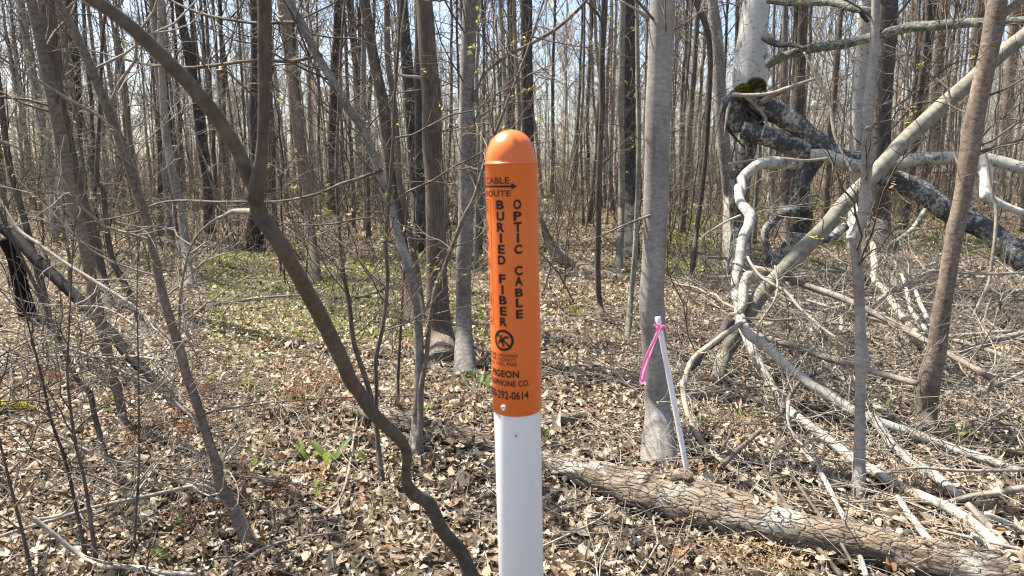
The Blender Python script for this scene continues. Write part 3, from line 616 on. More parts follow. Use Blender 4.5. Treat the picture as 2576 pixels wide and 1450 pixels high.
limb('20:580,740,48 640,700,36 700,680,28 800,620,22', [(0, 8.5), (1, 8.2)], 'paletwig', .06)
limb('20:880,380,14 980,580,22 1060,730,26 1090,900,26 1110,1000,20 1230,1260,16', [(0, 8.0), (1, 7.4)], 'paletwig', .06)
limb('20:330,1190,22 500,1170,24 640,1145,24 780,1160,22 900,1165,20 1050,1150,18', [(0, 7.8), (1, 7.6)], 'paletwig', .06)
limb('21:840,180,66 760,190,64 690,225,66 610,300,60 590,370,54 620,470,50 670,560,46', [(0, 8.2), (1, 8.0)], 'roughbirch', .1)
limb('20:2120,1120,84 2170,1170,84 2200,1250,86 2200,1440,74 21:2205,40,70 2260,100,64 2370,150,52 2475,190,44', [(0, 6.9), (1, 6.6)], 'birch', .08)
limb('20:360,700,150 400,820,160 400,950,130', 8.75, 'roughbirch', .18)
for k in range(9):                                                        # splinters of the break
    a = rng.uniform(-1, 1); q0, _ = at(1717.3+.3469*(450+a*90), .3469*(700+rng.uniform(-60, 60)), 8.7+rng.uniform(-.15, .15))
    q = np.stack([q0, q0+[rng.uniform(-.2, .25), rng.uniform(-.2, .1), rng.uniform(-.35, -.1)], q0+[rng.uniform(-.35, .5), rng.uniform(-.3, .1), rng.uniform(-.8, -.3)]])
    cc, ww = spline(q, np.array([.03, .022, .004]), .03); mb = MB(); tubes(mb, cc, ww, 6, .2); mb.obj('splinter', M['dead' if k % 3 == 0 else 'dark'], bt, o)
def lump(name, x, y, Y, r, m, parent, origin, n=900, cols=((.20, .19, .02), (.30, .28, .03), (.12, .10, .03))):
    p, _ = at(x, y, Y); mb = MB(); v = nrm(rng.normal(size=(n, 3)))*np.array(r)*rng.uniform(.75, 1.1, (n, 1)); v[:, 2] = np.abs(v[:, 2])*1.2-.3*r[2]
    leaf_batch(mb, p+v, np.full(n, .035), np.full(n, .016), 3, 2, .9, False, np.array(cols)[rng.integers(0, 3, n)]*rng.uniform(.6, 1.4, (n, 1)), np.full(n, .4))
    return mb.obj(name, M[m], parent, origin)
lump('moss', 1717.3+.3469*445, .3469*650, 8.62, (.10, .08, .07), 'leafgreen', bt, o)
lump('moss', 1717.3+.3469*530, .3469*630, 8.62, (.12, .10, .11), 'leafgreen', bt, o, cols=((.14, .10, .03), (.24, .22, .04), (.08, .06, .03)))
# trunks behind the birch wreck
tree('dark_tree', 'stout dark furrowed trunk next to a white birch, behind the grey sapling', 'tree', 'dark', '20:1490,0,130 1480,300,130 1455,700,124 1440,1100,124 21:1430,100,136 1425,300,150 1430,400,190', None, 10, .08, 18, TW_T, flare=1.3)
tree('birch_tree', 'clean white birch trunk with dark dashes beside the stout dark trunk', 'tree', 'birch', '20:1330,0,96 1310,200,100 1290,500,104 1270,800,104 1265,1100,100 21:1265,60,100 1262,380,110', None, 10, .05, 16, TW_T)
tree('brown_tree', 'brown trunk framed between the broken birch and its long lichened limb', 'tree', 'brown', '20:880,0,72 860,400,70 840,800,78 830,930,76 21:735,60,70 745,400,74', None, 9, .06, 12, TW_T)
tree('grey_tree', 'thin grey trunk beside the brown trunk behind the broken birch', 'tree', 'grey', '20:745,0,44 738,500,46 735,900,46 21:640,20,44 645,240,48', None, 9, .06, 10, TW_T)
tree('brown_tree', 'dark narrow trunk seen beyond the long lichened limb', 'tree', 'brown', '20:1900,0,62 1870,300,64 1840,700,66 1820,1100,64 21:1715,-20,66 1700,120,70', None, 9, .06, 12, TW_T)
tree('brown_tree', 'brown trunk partly hidden behind the tan leaning trunk', 'tree', 'brown', '20:2160,0,74 2130,300,74 2110,600,72 2060,1200,72 21:2080,180,74', None, 9, .06, 12, TW_T)
tree('brown_tree', 'reddish brown trunk standing behind the slanting pole top', 'tree', 'tan', '20:2420,0,66 2390,400,70 2350,800,70 2330,1200,70 21:2120,140,74', None, 9, .06, 12, TW_T)
tree('twin_sapling', 'slim dark stem leaning beside the greenish trunk near the broken birch', 'sapling', 'brown', '20:80,-20,40 170,200,44 200,450,40 180,900,36 150,1300,34 21:110,250,34 60,650,36', None, 5, .06, 10, TW_S)
# white birch branch that lies across the litter, with its forks: one thing
P, W = path3('20:425,1290,60 420,1400,70 21:400,10,72 415,120,84 460,200,92 468,280,88 430,380,84 402,560,80 402,760,78 415,900,76 432,980,84 480,1130,80 560,1300,76 640,1440,72 22:620,60,72 705,160,90 750,235,92 900,345,88 1100,490,86 1250,592,84 1450,710,82 1560,775,80 1760,870,84 1900,930,88 2080,1040,88 2280,1200,90 2475,1340,96',
             [(0, 6.6), (.12, 5.6), (.3, 4.5), (.45, 4.05), (.6, 3.7), (.8, 3.1), (1, 2.4)])
o = P[-1]*[1, 1, 0]; wb = empty('fallen_birch_branch', o, 'long white birch branch dropping from the wreck and forking across the litter', 'branch')
W = W*.86; c, w = spline(P, W, .02, 1.0); mb = MB(); tubes(mb, c, w, 14, .07); mb.obj('stem', M['whitebirch'], wb, o)
mb = MB()
twiggy(c, w, 26, (.2, .8), 4, (.1, .35), trange=(.1, .95), mb=mb); mb.obj('twigs', M['paletwig'], wb, o)
def fork(spec, d, mat='whitebirch', tw=None):
    P, W = path3(spec, d); W = W*.84; c, w = spline(P, W, .02, 1.0); mb = MB(); tubes(mb, c, w, 12, .07); f = mb.obj('branch', M[mat], wb, o)
    if tw: twiggy(c, w, *tw, trange=(.1, .95)).obj('twigs', M['paletwig'], f, o)
TB = (16, (.15, .6), 3, (.08, .3))
fork('21:440,1010,80 480,1080,84 560,1130,84 650,1200,86 750,1285,88 870,1375,90 960,1440,90 22:1050,115,92 1160,190,92 1250,250,92 1385,315,90', [(0, 4.15), (1, 3.5)], tw=TB)
fork('22:1385,315,84 1500,355,78 1700,428,80 1900,500,78 2050,555,78 2200,600,74 2330,650,60 2475,685,44', [(0, 3.5), (1, 3.1)], tw=TB)
fork('22:1385,315,80 1440,390,78 1480,450,76 1550,535,80 1700,650,86 1800,720,88 1900,790,84 2020,885,74', [(0, 3.5), (1, 2.75)], tw=TB)
fork('21:430,990,46 330,1050,50 250,1100,48 100,1220,46 40,1320,46 15,1440,48 22:8,40,46 20,180,50 60,330,48 130,460,46 300,620,44 470,760,42 600,845,40 740,930,34', [(0, 4.15), (.35, 3.7), (1, 2.8)], 'dead', tw=TB)
fork('21:420,210,22 330,250,20 230,310,16 150,370,12 120,480,8', [(0, 5.1), (1, 5.4)])
def loose(label, spec, mat='dead', d=1e6, tw=None, rough=.07, extra=()): branch(label, mat, spec, d, rough, 10, tw, twm='paletwig', extra=extra)
loose('pale straight branch running from the slanting pole foot under the grey sapling knot', '21:490,1060,48 560,1085,54 750,1140,56 1000,1220,58 1240,1290,56 1400,1335,56 1560,1385,54 1700,1430,54', 'dead', [(0, 4.2), (1, 3.4)], TB)
loose('long bleached branch passing above the grey sapling knot and behind the tan leaning trunk', '21:520,590,44 640,625,46 750,670,52 950,750,56 1100,800,56 1240,855,54 1400,930,54 1600,1030,54 1800,1140,54 2000,1255,52 2150,1340,52 2300,1445,56', 'dead', [(0, 5.0), (1, 3.5)], TB)
loose('thin wavy grey branch between the white birch branch and the grey sapling', '21:470,510,20 500,570,24 560,650,26 650,710,26 750,770,26 820,850,26 900,930,26 1030,1040,26 1120,1100,24 1250,1165,20', 'paletwig', [(0, 4.6), (1, 3.8)], TB)
loose('thin drooping branch hanging in front of the slanting pole', '21:668,575,18 680,640,18 688,740,18 660,840,18 600,930,20 560,1000,18 545,1080,16 540,1200,16 550,1300,12', 'paletwig', [(0, 4.4), (1, 3.9)])
loose('grey weathered branch dipping from the crossing point of pole and birch branch', '21:440,955,18 560,960,20 680,968,20 800,958,20 920,955,18 1040,985,16 1200,1010,12', 'paletwig', [(0, 4.1), (1, 4.6)])
loose('white slender branch slanting straight down to the rotten log', '22:770,185,34 762,280,36 775,380,38 860,510,42 980,680,44 1080,870,44 1180,1060,44 1240,1200,44 1290,1350,46 1330,1450,46', 'whitebirch', [(0, 3.65), (1, 2.3)], TB)
loose('short thick bleached pole with snapped end on the big log', '22:1555,870,46 1610,930,56 1690,1030,58 1780,1170,64 1860,1255,64 1960,1340,66 2100,1450,70', 'whitebirch', [(0, 2.75), (1, 2.3)])
loose('bleached pole with blunt rounded end beside the short thick pole', '22:2062,925,54 2150,1010,66 2250,1120,68 2330,1220,72 2475,1370,80', 'dead', [(0, 2.6), (1, 2.35)])
loose('pale snapped stick pointing from under the white branch towards the frame corner', '22:2100,1150,44 2180,1210,52 2290,1310,54 2380,1400,54 2450,1460,54', 'whitebirch', 2.38)
loose('smooth bent tan branch rising from the white birch branch', '22:1890,930,46 2000,890,48 2110,860,50 2300,830,52 2475,808,56 2560,800,56', 'dead', [(0, 2.75), (1, 2.6)])
loose('thin dark-shadowed stick lying almost level across the forks', '22:1470,720,20 1550,690,24 1640,670,24 1750,662,24 1900,675,26 2150,690,28 2475,680,30', 'paletwig', [(0, 2.95), (1, 2.8)])
loose('short white stick close to the frame edge beside the bent tan branch', '22:2195,995,38 2300,1040,46 2400,1085,50 2520,1140,54', 'whitebirch', 2.5)
loose('brown straight whip slanting over the rotten log', '22:560,560,16 640,740,28 720,870,36 800,1000,38 880,1140,40 1000,1270,44 1100,1390,46 1150,1450,46', 'brown', [(0, 2.9), (1, 2.2)])
loose('dark thin whip crossing the rotten log beside the brown straight whip', '22:740,620,14 850,800,20 950,950,24 1050,1090,26 1150,1240,28 1250,1400,28', 'brown', [(0, 2.8), (1, 2.2)])
loose('tan thin crooked stick leaning on the near side of the rotten log', '22:150,800,24 165,950,26 195,1080,26 330,1270,28 480,1430,30', 'tan', [(0, 2.75), (1, 2.3)])
loose('short stub of branch sticking up near the white stake foot', '22:300,640,44 370,570,42 460,490,38 560,395,34', 'tan', [(0, 2.9), (1, 3.05)])
loose('lichened limb lying beyond the grey sapling, dark on one side', '21:1380,420,54 1385,550,56 1390,680,56 1450,750,56 1530,850,58 1600,950,58 1690,1060,60', 'dead', [(0, 6.2), (1, 4.4)], TB)
loose('bare white stick among the tangle behind the tan leaning trunk', '21:1590,640,24 1630,760,30 1660,900,32 1770,1050,34', 'whitebirch', [(0, 5.6), (1, 4.5)])
loose('whitish straight stick parallel to another in the tangle behind the tan trunk', '21:1690,760,30 1730,880,34 1790,1010,34', 'whitebirch', [(0, 5.3), (1, 4.6)])
loose('forked tan branch bent up towards the tan leaning trunk', '21:1368,900,28 1400,840,30 1500,770,30 1620,715,32 1780,628,34 1870,620,36', 'dead', [(0, 4.6), (1, 4.9)], TB)
loose('dark leaning snag of wood beneath the slanting pole', '21:700,330,10 1050,370,70 1180,290,76', 'roughbirch', [(0, 6.5), (1, 6.8)])
loose('grey split slab of dead wood propped under the pole beside the birch branch', '21:340,960,90 290,1060,90 180,1180,66 60,1330,36', 'dark', [(0, 4.35), (1, 4.2)], rough=.25)
loose('white hooked limb raised behind the slanting pole', '21:560,700,80 500,640,80 460,720,84 440,850,80 400,930,60', 'whitebirch', [(0, 4.9), (1, 4.6)])
loose('level twig of grey wood reaching out from the tan leaning trunk', '21:1870,600,18 2080,630,22 2300,632,22 2475,625,20', 'paletwig', [(0, 5.0), (1, 5.4)])
loose('thin hanging dead stem beyond the tan leaning trunk', '20:2165,1020,16 2210,1150,26 2240,1400,28 21:2270,150,30 2260,350,28 2235,600,28 2215,700,26 2150,850,24 2105,950,22', 'paletwig', [(0, 6.0), (1, 5.6)])
loose('pale branch running low past the foot of the tan leaning trunk', '21:1800,1290,30 1900,1200,34 2000,1240,40 2250,1400,44 22:2120,150,46 2290,60,36 2475,-30,30', 'dead', [(0, 3.9), (1, 3.9)], TB)
loose('dark crossing stick in shade beside the grey sapling foot', '22:640,330,34 740,260,40 800,130,34 870,30,28 990,-20,18', 'brown', [(0, 3.6), (1, 3.9)], TB)
loose('thin curved grey stick ahead of the grey sapling', '22:700,830,12 950,820,14 1160,800,14 1310,790,16', 'paletwig', 2.95, extra=[('22:860,510,14 950,470,14 1080,490,14 1200,470,12 1310,490,10', 3.1)])
loose('whitish curved twig on the litter under the fork of the white branch', '22:900,560,16 1000,600,20 1150,620,18 1260,630,14', 'whitebirch', 3.1)
loose('short lichened branch crossing behind the tan leaning trunk', '21:1760,170,40 1720,240,42 1670,310,40 1590,370,34 1500,420,22', 'lichen', [(0, 6.5), (1, 6.2)])
# more of the tangle: loose dead branches thrown about beyond the leaning trunk
TG = []
for k in range(6):
    Ln = rng.uniform(1.2, 2.4); u = np.linspace(-.5, .5, 9); q = np.stack([u*Ln, np.cumsum(rng.normal(size=9))*.05*Ln/2, .05+np.abs(np.cumsum(rng.normal(size=9)))*.02], 1)
    c, w = spline(q, np.linspace(.022, .007, 9)*rng.uniform(.7, 1.2), .03, .8); mb = MB(); tubes(mb, c, w, 8, .08)
    TG.append((mb.mesh('fallen_branch', M[('dead', 'paletwig', 'tan', 'dead', 'paletwig', 'lichen')[k]]), twiggy(c, w, 10, (.15, .8), 4, (.08, .3), trange=(.1, .95)).mesh('twigs', M['paletwig'])))
for k in range(30):
    y = rng.uniform(3.9, 9.5); x = rng.uniform(.26, .86)*y; a, b = TG[rng.integers(0, 6)]
    ob = bpy.data.objects.new('fallen_branch', a); C.objects.link(ob); ob.location = (x, y, rng.uniform(.0, .12)); ob.rotation_euler = (rng.uniform(-.3, .3), rng.normal()*.16, rng.normal()*.7+rng.choice([.6, 2.6]))
    tag(ob, 'bare dead branch thrown among the tangle of fallen wood around the broken birch', 'branch', 'dead branches of the tangle')
    tw = bpy.data.objects.new('twigs', b); C.objects.link(tw); tw.parent = ob
# arching shrub whose stems reach into view
o = np.array([-2.9, 3.3, 0]); sh = empty('bare_shrub', o, 'bare shrub of long thin arching pale stems reaching in low over the ferns', 'shrub'); mb = MB(); tb = MB()
for k in range(11):
    Ln = rng.uniform(1.3, 2.6); u = np.linspace(0, 1, 9)[:, None]; a = rng.normal()*.45+.1; e = rng.uniform(.15, .9)
    q = o+rng.normal(size=3)*[.25, .35, 0]+u*Ln*np.array([math.cos(a)*math.cos(e), math.sin(a)*.5, math.sin(e)])+(u**2)*np.array([.25, 0, -.28])*Ln
    c, w = spline(q, np.linspace(.005, .0015, 9), .03, 1.2); tubes(mb, c, w, 6, .05); twiggy(c, w, 9, (.12, .5), 3, (.06, .2), trange=(.2, .95), mb=tb)
mb.obj('stems', M['twig'], sh, o); tb.obj('crown', M['paletwig'], sh, o)
# logs
def log(label, spec, mat, d=1e6, rough=.16, sides=28, holes=0, name='rotten_log', step=.015, sink=.75):
    P, W = path3(spec, d, sink); c, w = spline(P, W, step, .5); o = c[len(c)//2]*[1, 1, 0]
    mb = MB(); tubes(mb, c, w, sides, rough); ob = mb.obj(name, M[mat], None, o); ob.location = o; return tag(ob, label, 'log'), c, w, o
lg, c, w, o = log('big rotten log with cracked grey bark lying behind the post and along the litter', '12:60,240,130 300,300,150 600,370,150 900,440,140 1120,490,140 1450,590,150 1700,670,190 2000,770,250 2300,850,300 22:0,890,330 300,975,340 700,1075,320 1000,1150,310 1400,1240,300 1900,1350,290 2475,1450,280', 'rot', 1e6, .2, sink=.8)
mb = MB()                                                               # lifted plates of bark along the top
for k in range(70):
    i = rng.integers(len(c)//4, len(c)-12); n = rng.integers(6, 12); a = rng.uniform(-1.3, 1.6)
    s = c[i:i+n]; off = np.array([math.sin(a)*.5, -math.sin(a)*.6, math.cos(a)]); ww = w[i:i+n]
    q = s+off*(ww*rng.uniform(.92, 1.06))[:, None]; tubes(mb, q, ww*rng.uniform(.08, .2), 6, .35)
mb.obj('bark_plates', M['rot'], lg, o)
LOGTOP = (c.copy(), w.copy())
log('splintered brown rotten wood lying just past the post', '12:1430,360,60 1520,330,90 1650,310,80 1830,270,40', 'rot', 1e6, .25)
log('curved old branch of brown rotten wood well behind the post', '11:1440,220,30 1500,380,60 1580,500,90 1720,590,100 1900,650,90 2150,680,40', 'rot', [(0, 9.5), (1, 9)], .2)
log('half-buried rotten stick of brown wood between post and beech', '11:1440,660,50 1600,670,50 1850,640,44 2160,610,36', 'rot', 1e6, .2)
log('slim fallen log with a black broken end beside the slanting rough trunk', '11:130,400,14 330,410,44 400,390,50 520,320,50 700,280,36 860,260,24', 'brown', 1e6, .12)
log('broken grey branch chunk on the litter before the slanting trunk', '11:60,810,20 180,790,34 280,750,40 370,720,40', 'rot', 1e6, .14)
ml, c, w, o = log('log end wrapped in bright yellow-green moss among whips', '02:-260,215,70 -60,230,80 140,232,70 240,250,40', 'rot', 1e6, .12, sink=2.2)
n = 2600; i = rng.integers(0, len(c), n); a = rng.uniform(-1.7, 1.7, n); p = c[i]+w[i][:, None]*1.02*np.stack([np.zeros(n), -np.sin(a), np.cos(a)], 1)
mb = MB(); leaf_batch(mb, p, np.full(n, .026), np.full(n, .013), 3, 2, .9, False, np.array([(.62, .58, .04), (.52, .50, .04), (.36, .35, .04)])[rng.integers(0, 3, n)], np.full(n, .3)); mb.obj('moss', M['leafgreen'], ml, o)
# dried ferns
FERN = [(537, 995, 'russet dried fern heap beside the pale crooked sapling, longest of the brown ferns'), (468, 1090, 'low rust-brown fern patch next to the middle of the pale sapling stem'), (347, 1100, 'small rusty fern around the foot of the tan curved trunk'), (721, 1022, 'rust-coloured dried fern in open litter between pale sapling and Y-forked sapling'),
        (830, 981, 'thin brown dried fern touching the Y-forked sapling stem'), (580, 1300, 'reddish fern clump at the foot of the pale crooked sapling'), (690, 1268, 'sparse brown fern in leaves between pale sapling foot and Y-forked sapling'), (150, 965, 'brown fern patch by the mossy log end'),
        (2338, 1120, 'straw-coloured dried fern at the foot of the tan leaning trunk'), (2275, 1240, 'bushy straw fern heap where the white birch branch crosses behind the big log'), (1912, 1420, 'brittle brown fern in front of the big log'), (1850, 1080, 'small orange-brown fern beside the beech foot')]
for k, (x, y, l) in enumerate(FERN):
    Y = ground_y(x, y); g = at(x, y, Y)[0]; mb = MB(); s = .55+.18*rng.random()
    n = 16; a = rng.uniform(0, 6.28, n); K = 9; u = np.linspace(0, 1, K)
    Ln = rng.uniform(.14, .36, n)*s*1.2; up = rng.uniform(.1, .6, n)
    P = np.stack([g[0]+np.cos(a)[:, None]*Ln[:, None]*u, g[1]+np.sin(a)[:, None]*Ln[:, None]*u, .02+(up*Ln)[:, None]*np.sin(u*np.pi*.85)[None]*.7], -1)+rng.normal(size=(n, 1, 3))*[.06, .06, 0]
    colr = np.array((.24, .13, .072) if k < 8 else (.36, .25, .14)); tubes(mb, P, np.full((n, K), .0014), 4, col=colr*.8)
    for rep in range(8):
        q = P[:, 1:].reshape(-1, 3)+rng.normal(size=(n*(K-1), 3))*.014*s*1.5; L = rng.uniform(.007, .018, len(q))
        leaf_batch(mb, q, L, L*.4, 3, 2, .9, False, colr*rng.uniform(.5, 1.4, (len(q), 1)), np.full(len(q), .5))
    ob = mb.obj('dried_fern', M['litter'], None, g*[1, 1, 0]); ob.location = g*[1, 1, 0]; tag(ob, l, 'fern')
# ------------------------------------------------------------------ the crowd of bare trees behind
def make_tree(h, r, mat, n1, lo, lean):
    """one bare forest tree at the origin: trunk, crown of limbs and twigs"""
    K = 34; u = np.linspace(0, 1, K)
    sw = np.cumsum(rng.normal(size=(K, 2))*.016*h/12, 0); sw = sw-sw[:1]
    P = np.stack([sw[:, 0]+lean*u**1.5*h*.25, sw[:, 1], -.15+u*h], 1); R = r*(1-u)**.75*.95+.006; R[0] *= 1.35; R[1] *= 1.1
    P, R = P[None], R[None]
    a = MB(); tubes(a, P, R, 9, .07)
    b = MB()
    l1 = spawn(P, R, n1, (lo, .98), (.12*h, .30*h), (.35, 1.0), 8, .011, .10, .10, .004, .5, .6); tubes(b, *l1, 5, cap=False)
    l0 = spawn(P, R, 12, (.04, lo), (.3, 1.5), (.8, 1.6), 6, .006, .0, .2, .002, .4); tubes(b, *l0, 4, cap=False)
    l2 = spawn(*l1, 4, (.2, .98), (.3, 1.4), (.3, .9), 6, .009, .06, .16, .0028); tubes(b, *l2, 4, cap=False)
    l2b = spawn(*l0, 3, (.2, .98), (.1, .5), (.4, 1.1), 4, .006, .02, .2, .0016); tubes(b, *l2b, 3, cap=False)
    l3 = spawn(*l2, 3, (.2, .98), (.15, .6), (.3, .9), 4, .008, .05, .2, .0024); tubes(b, *l3, 3, cap=False)
    return a, b
def make_sapling(h, r, n1):
    K = 22; u = np.linspace(0, 1, K); sw = np.cumsum(rng.normal(size=(K, 2))*.02, 0)
    P = np.stack([sw[:, 0]+rng.normal()*.12*h*u, sw[:, 1]+rng.normal()*.12*h*u, -.08+u*h], 1)[None]; R = (r*(1-u)**.8+.0022)[None]
    a = MB(); tubes(a, P, R, 7, .05); b = MB()
    l1 = spawn(P, R, n1, (.15, 1), (.3, 1.5), (.8, 1.65), 8, .005, .05, .17, .0018, .6, .4); tubes(b, *l1, 4, cap=False)
    l2 = spawn(*l1, 5, (.2, .98), (.12, .5), (.4, 1.1), 5, .006, .03, .2, .0014); tubes(b, *l2, 3, cap=False)
    l3 = spawn(*l2, 2, (.2, .98), (.06, .22), (.4, 1.1), 4, .006, .0, .25, .0012); tubes(b, *l3, 3, cap=False)
    lb = MB(); e = np.concatenate([l2[0][:, -1], l3[0][:, -1]]); e = e[rng.random(len(e)) < .25]; e = np.repeat(e, 2, 0)+rng.normal(size=(len(e)*2, 3))*.01
    bud_leaves(lb, e, .024)
    return a, b, lb
taken = [(0, 1.2)]
def free(x, y, dmin):
    for a, b in taken:
        if (a-x)**2+(b-y)**2 < dmin*dmin: return False
    taken.append((x, y)); return True
KINDS = [('brown', 'slim brown-barked bare tree crowded among the trunks of the wood', 'brown bare trees of the wood', 14, .060), ('grey', 'slim grey-barked bare tree crowded among the trunks of the wood', 'grey bare trees of the wood', 15, .072),
         ('dark', 'dark furrowed bare tree crowded among the trunks of the wood', 'dark bare trees of the wood', 17, .11), ('tan', 'thin tan-barked bare tree crowded among the trunks of the wood', 'tan bare trees of the wood', 11, .036),
         ('brown', 'slim brown-barked bare tree crowded among the trunks of the wood', 'brown bare trees of the wood', 12, .044), ('green', 'thin greenish bare tree crowded among the trunks of the wood', 'greenish bare trees of the wood', 12, .040)]
protos = []
for rep in range(2):
    for k, (m, l, g, h, r) in enumerate(KINDS):
        a, b = make_tree(h*rng.uniform(.9, 1.15), r*rng.uniform(.75, 1.05), m, 13, .38, rng.normal()*.25)
        protos.append((a.mesh('trunk', M[m]), b.mesh('crown', M['twig']), l, g))
def in_wedge(dmin, dmax, spread=.80):
    while True:
        y = math.sqrt(rng.uniform(dmin**2, dmax**2)); x = rng.uniform(-spread, spread)*y
        return x, y
# a path of sight is not cleared for anything: positions are random, only thinner near the camera
n = 0; tries = 0
while n < 250 and tries < 9000:
    tries += 1; x, y = in_wedge(9.5, 36)
    if y < 15 and rng.random() > (.6 if x < 0 else .35): continue
    if x > 1.5 and y < 14 and rng.random() < .6: continue
    if not free(x, y, .55): continue
    ta, tb, l, g = protos[rng.integers(0, len(protos))]
    root = empty('bare_tree', (x, y, float(gh(x, y))), l, 'tree', g); root.rotation_euler = (rng.normal()*.03, rng.normal()*.03, rng.uniform(0, 6.28)); s = rng.uniform(.75, 1.25); root.scale = (s, s, rng.uniform(.85, 1.2))
    for nm, me in (('trunk', ta), ('crown', tb)):
        o = bpy.data.objects.new(nm, me); C.objects.link(o); o.parent = root
    n += 1
sp = []
for k in range(10):
    m = ('brown', 'tan', 'twig', 'grey', 'dark')[k % 5]; a, b, lb = make_sapling(rng.uniform(2.6, 5.5), rng.uniform(.008, .022), 16)
    sp.append((a.mesh('stem', M[m]), b.mesh('crown', M['twig'] if k % 3 else M['paletwig']), lb.mesh('young_leaves', M['leafgreen'])))
n = 0; tries = 0
while n < 290 and tries < 9000:
    tries += 1; x, y = in_wedge(5.2, 26)
    if y < 9 and (rng.random() > .35 or abs(x) < .25*y or x > 0): continue
    if -.32*y < x < .05*y and y < 11 and rng.random() < .8: continue
    if x > 0 and y < 12 and rng.random() < .75: continue
    if not free(x, y, .25): continue
    ms = sp[rng.integers(0, len(sp))]
    root = empty('wood_sapling', (x, y, float(gh(x, y))), 'thin twiggy understorey sapling just coming into bud between the trunks of the wood', 'sapling', 'understorey saplings of the wood')
    root.rotation_euler = (rng.normal()*.08, rng.normal()*.08, rng.uniform(0, 6.28)); s = rng.uniform(.7, 1.25); root.scale = (s, s, s)
    for nm, me in zip(('stem', 'crown', 'young_leaves'), ms):
        o = bpy.data.objects.new(nm, me); C.objects.link(o); o.parent = root
    n += 1
# the far wood: one mass
def far_variant(h, r):
    mb = MB(); K = 9; u = np.linspace(0, 1, K); sw = np.cumsum(rng.normal(size=(K, 2))*.06, 0)
    P = np.stack([sw[:, 0]-sw[0, 0], sw[:, 1]-sw[0, 1], -.3+u*h], 1)[None]; R = (r*(1-u)**.8+.012)[None]
    tubes(mb, P, R, 5, cap=False, col=(1., 1, 1))
    l1 = spawn(P, R, 14, (.3, .98), (.12*h, .28*h), (.3, .9), 4, .010, .12, .12, .010, .5, .5); tubes(mb, *l1, 3, cap=False, col=(.9, .9, .9))
    l2 = spawn(*l1, 4, (.2, .98), (.5, 1.8), (.3, .9), 3, .008, .06, .2, .007); tubes(mb, *l2, 3, cap=False, col=(1.1, 1.02, 1.0))
    l0 = spawn(P, R, 6, (.03, .4), (.4, 1.6), (.7, 1.5), 3, .005, .0, .2, .006, .4); tubes(mb, *l0, 3, cap=False, col=(1, 1, 1))
    return np.concatenate(mb.v), np.concatenate(mb.q), np.concatenate(mb.b), np.concatenate(mb.c)
fv = [far_variant(rng.uniform(10, 18), r) for r in (.022, .03, .036, .042, .05, .06, .07, .09, .12, .035)]
mb = MB(); pal = np.array([(.36, .30, .235), (.43, .39, .335), (.22, .185, .15), (.40, .32, .25), (.37, .36, .27), (.50, .465, .415)])
def plant_far(x, y):
    v, q, b, c = fv[rng.integers(0, len(fv))]; a = rng.uniform(0, 6.28); s = rng.uniform(.75, 1.3); ca, sa = math.cos(a), math.sin(a)
    w = np.stack([(v[:, 0]*ca-v[:, 1]*sa)*s+x, (v[:, 0]*sa+v[:, 1]*ca)*s+y, v[:, 2]*s+float(gh(x, y))], 1)
    mb.add(w, q, b, c*pal[rng.integers(0, 6)]*rng.uniform(.75, 1.2))
for k in range(800): plant_far(*in_wedge(34, 120, .86))
for k in range(26):                                                     # the wood goes on beside and behind the view, where it shades the ground
    x = -rng.uniform(9, 34); y = rng.uniform(-6, 30)
    if x > -.86*y-1: continue
    plant_far(x, y)
for k in range(30):
    x = rng.uniform(10, 34); y = rng.uniform(-6, 30)
    if x < .86*y+1: continue
    plant_far(x, y)
tag(mb.obj('far_wood', M['far']), 'dense mass of bare trunks and twigs closing off the distance', 'wood', kind='stuff')
# low brush of fine stems between the trunks
mb = MB(); n = 1500
ps = np.array([in_wedge(7, 30) for _ in range(n)]); k0 = (ps[:, 0] < .1*ps[:, 1]) | (ps[:, 1] > 11); ps = ps[k0]; n = len(ps)
P = np.zeros((n, 7, 3)); d = nrm(np.concatenate([rng.normal(size=(n, 2))*.35, np.ones((n, 1))], 1)); hh = rng.uniform(.5, 2.6, n)
P[:, 0] = np.stack([ps[:, 0], ps[:, 1], gh(ps[:, 0], ps[:, 1])-.03], 1)
for k in range(1, 7): d = nrm(d+rng.normal(size=(n, 3))*.13); P[:, k] = P[:, k-1]+d*(hh/6)[:, None]
R = (.002+.0028*hh)[:, None]*np.linspace(1, .25, 7)[None]; tubes(mb, P, R, 4, cap=False)
l1 = spawn(P, R, 5, (.25, .98), (.15, .9), (.4, 1.2), 5, .005, .02, .2, .0016); tubes(mb, *l1, 3, cap=False)
l2 = spawn(*l1, 3, (.2, .98), (.08, .35), (.4, 1.2), 4, .005, .0, .25, .0014); tubes(mb, *l2, 3, cap=False)
n = 260; ps = np.stack([rng.uniform(.22, .85, n), rng.uniform(4.2, 11, n)], 1); ps[:, 0] *= ps[:, 1]; P = np.zeros((n, 7, 3)); d = nrm(np.concatenate([rng.normal(size=(n, 2)), rng.uniform(.1, .9, (n, 1))], 1)); hh = rng.uniform(.4, 1.5, n)
P[:, 0] = np.stack([ps[:, 0], ps[:, 1], gh(ps[:, 0], ps[:, 1])], 1)
for k in range(1, 7): d = nrm(d+rng.normal(size=(n, 3))*.16-np.array([0, 0, .05])); P[:, k] = P[:, k-1]+d*(hh/6)[:, None]
P[..., 2] = np.maximum(P[..., 2], .01)
R = (.0018+.0028*hh)[:, None]*np.linspace(1, .25, 7)[None]; tubes(mb, P, R, 4, cap=False)
l1 = spawn(P, R, 6, (.2, .98), (.12, .7), (.4, 1.2), 5, .005, .0, .2, .0014); tubes(mb, *l1, 3, cap=False)
tag(mb.obj('brush', M['twig']), 'fine tangled brush of bare twigs filling the space between trunks', 'undergrowth', kind='stuff')

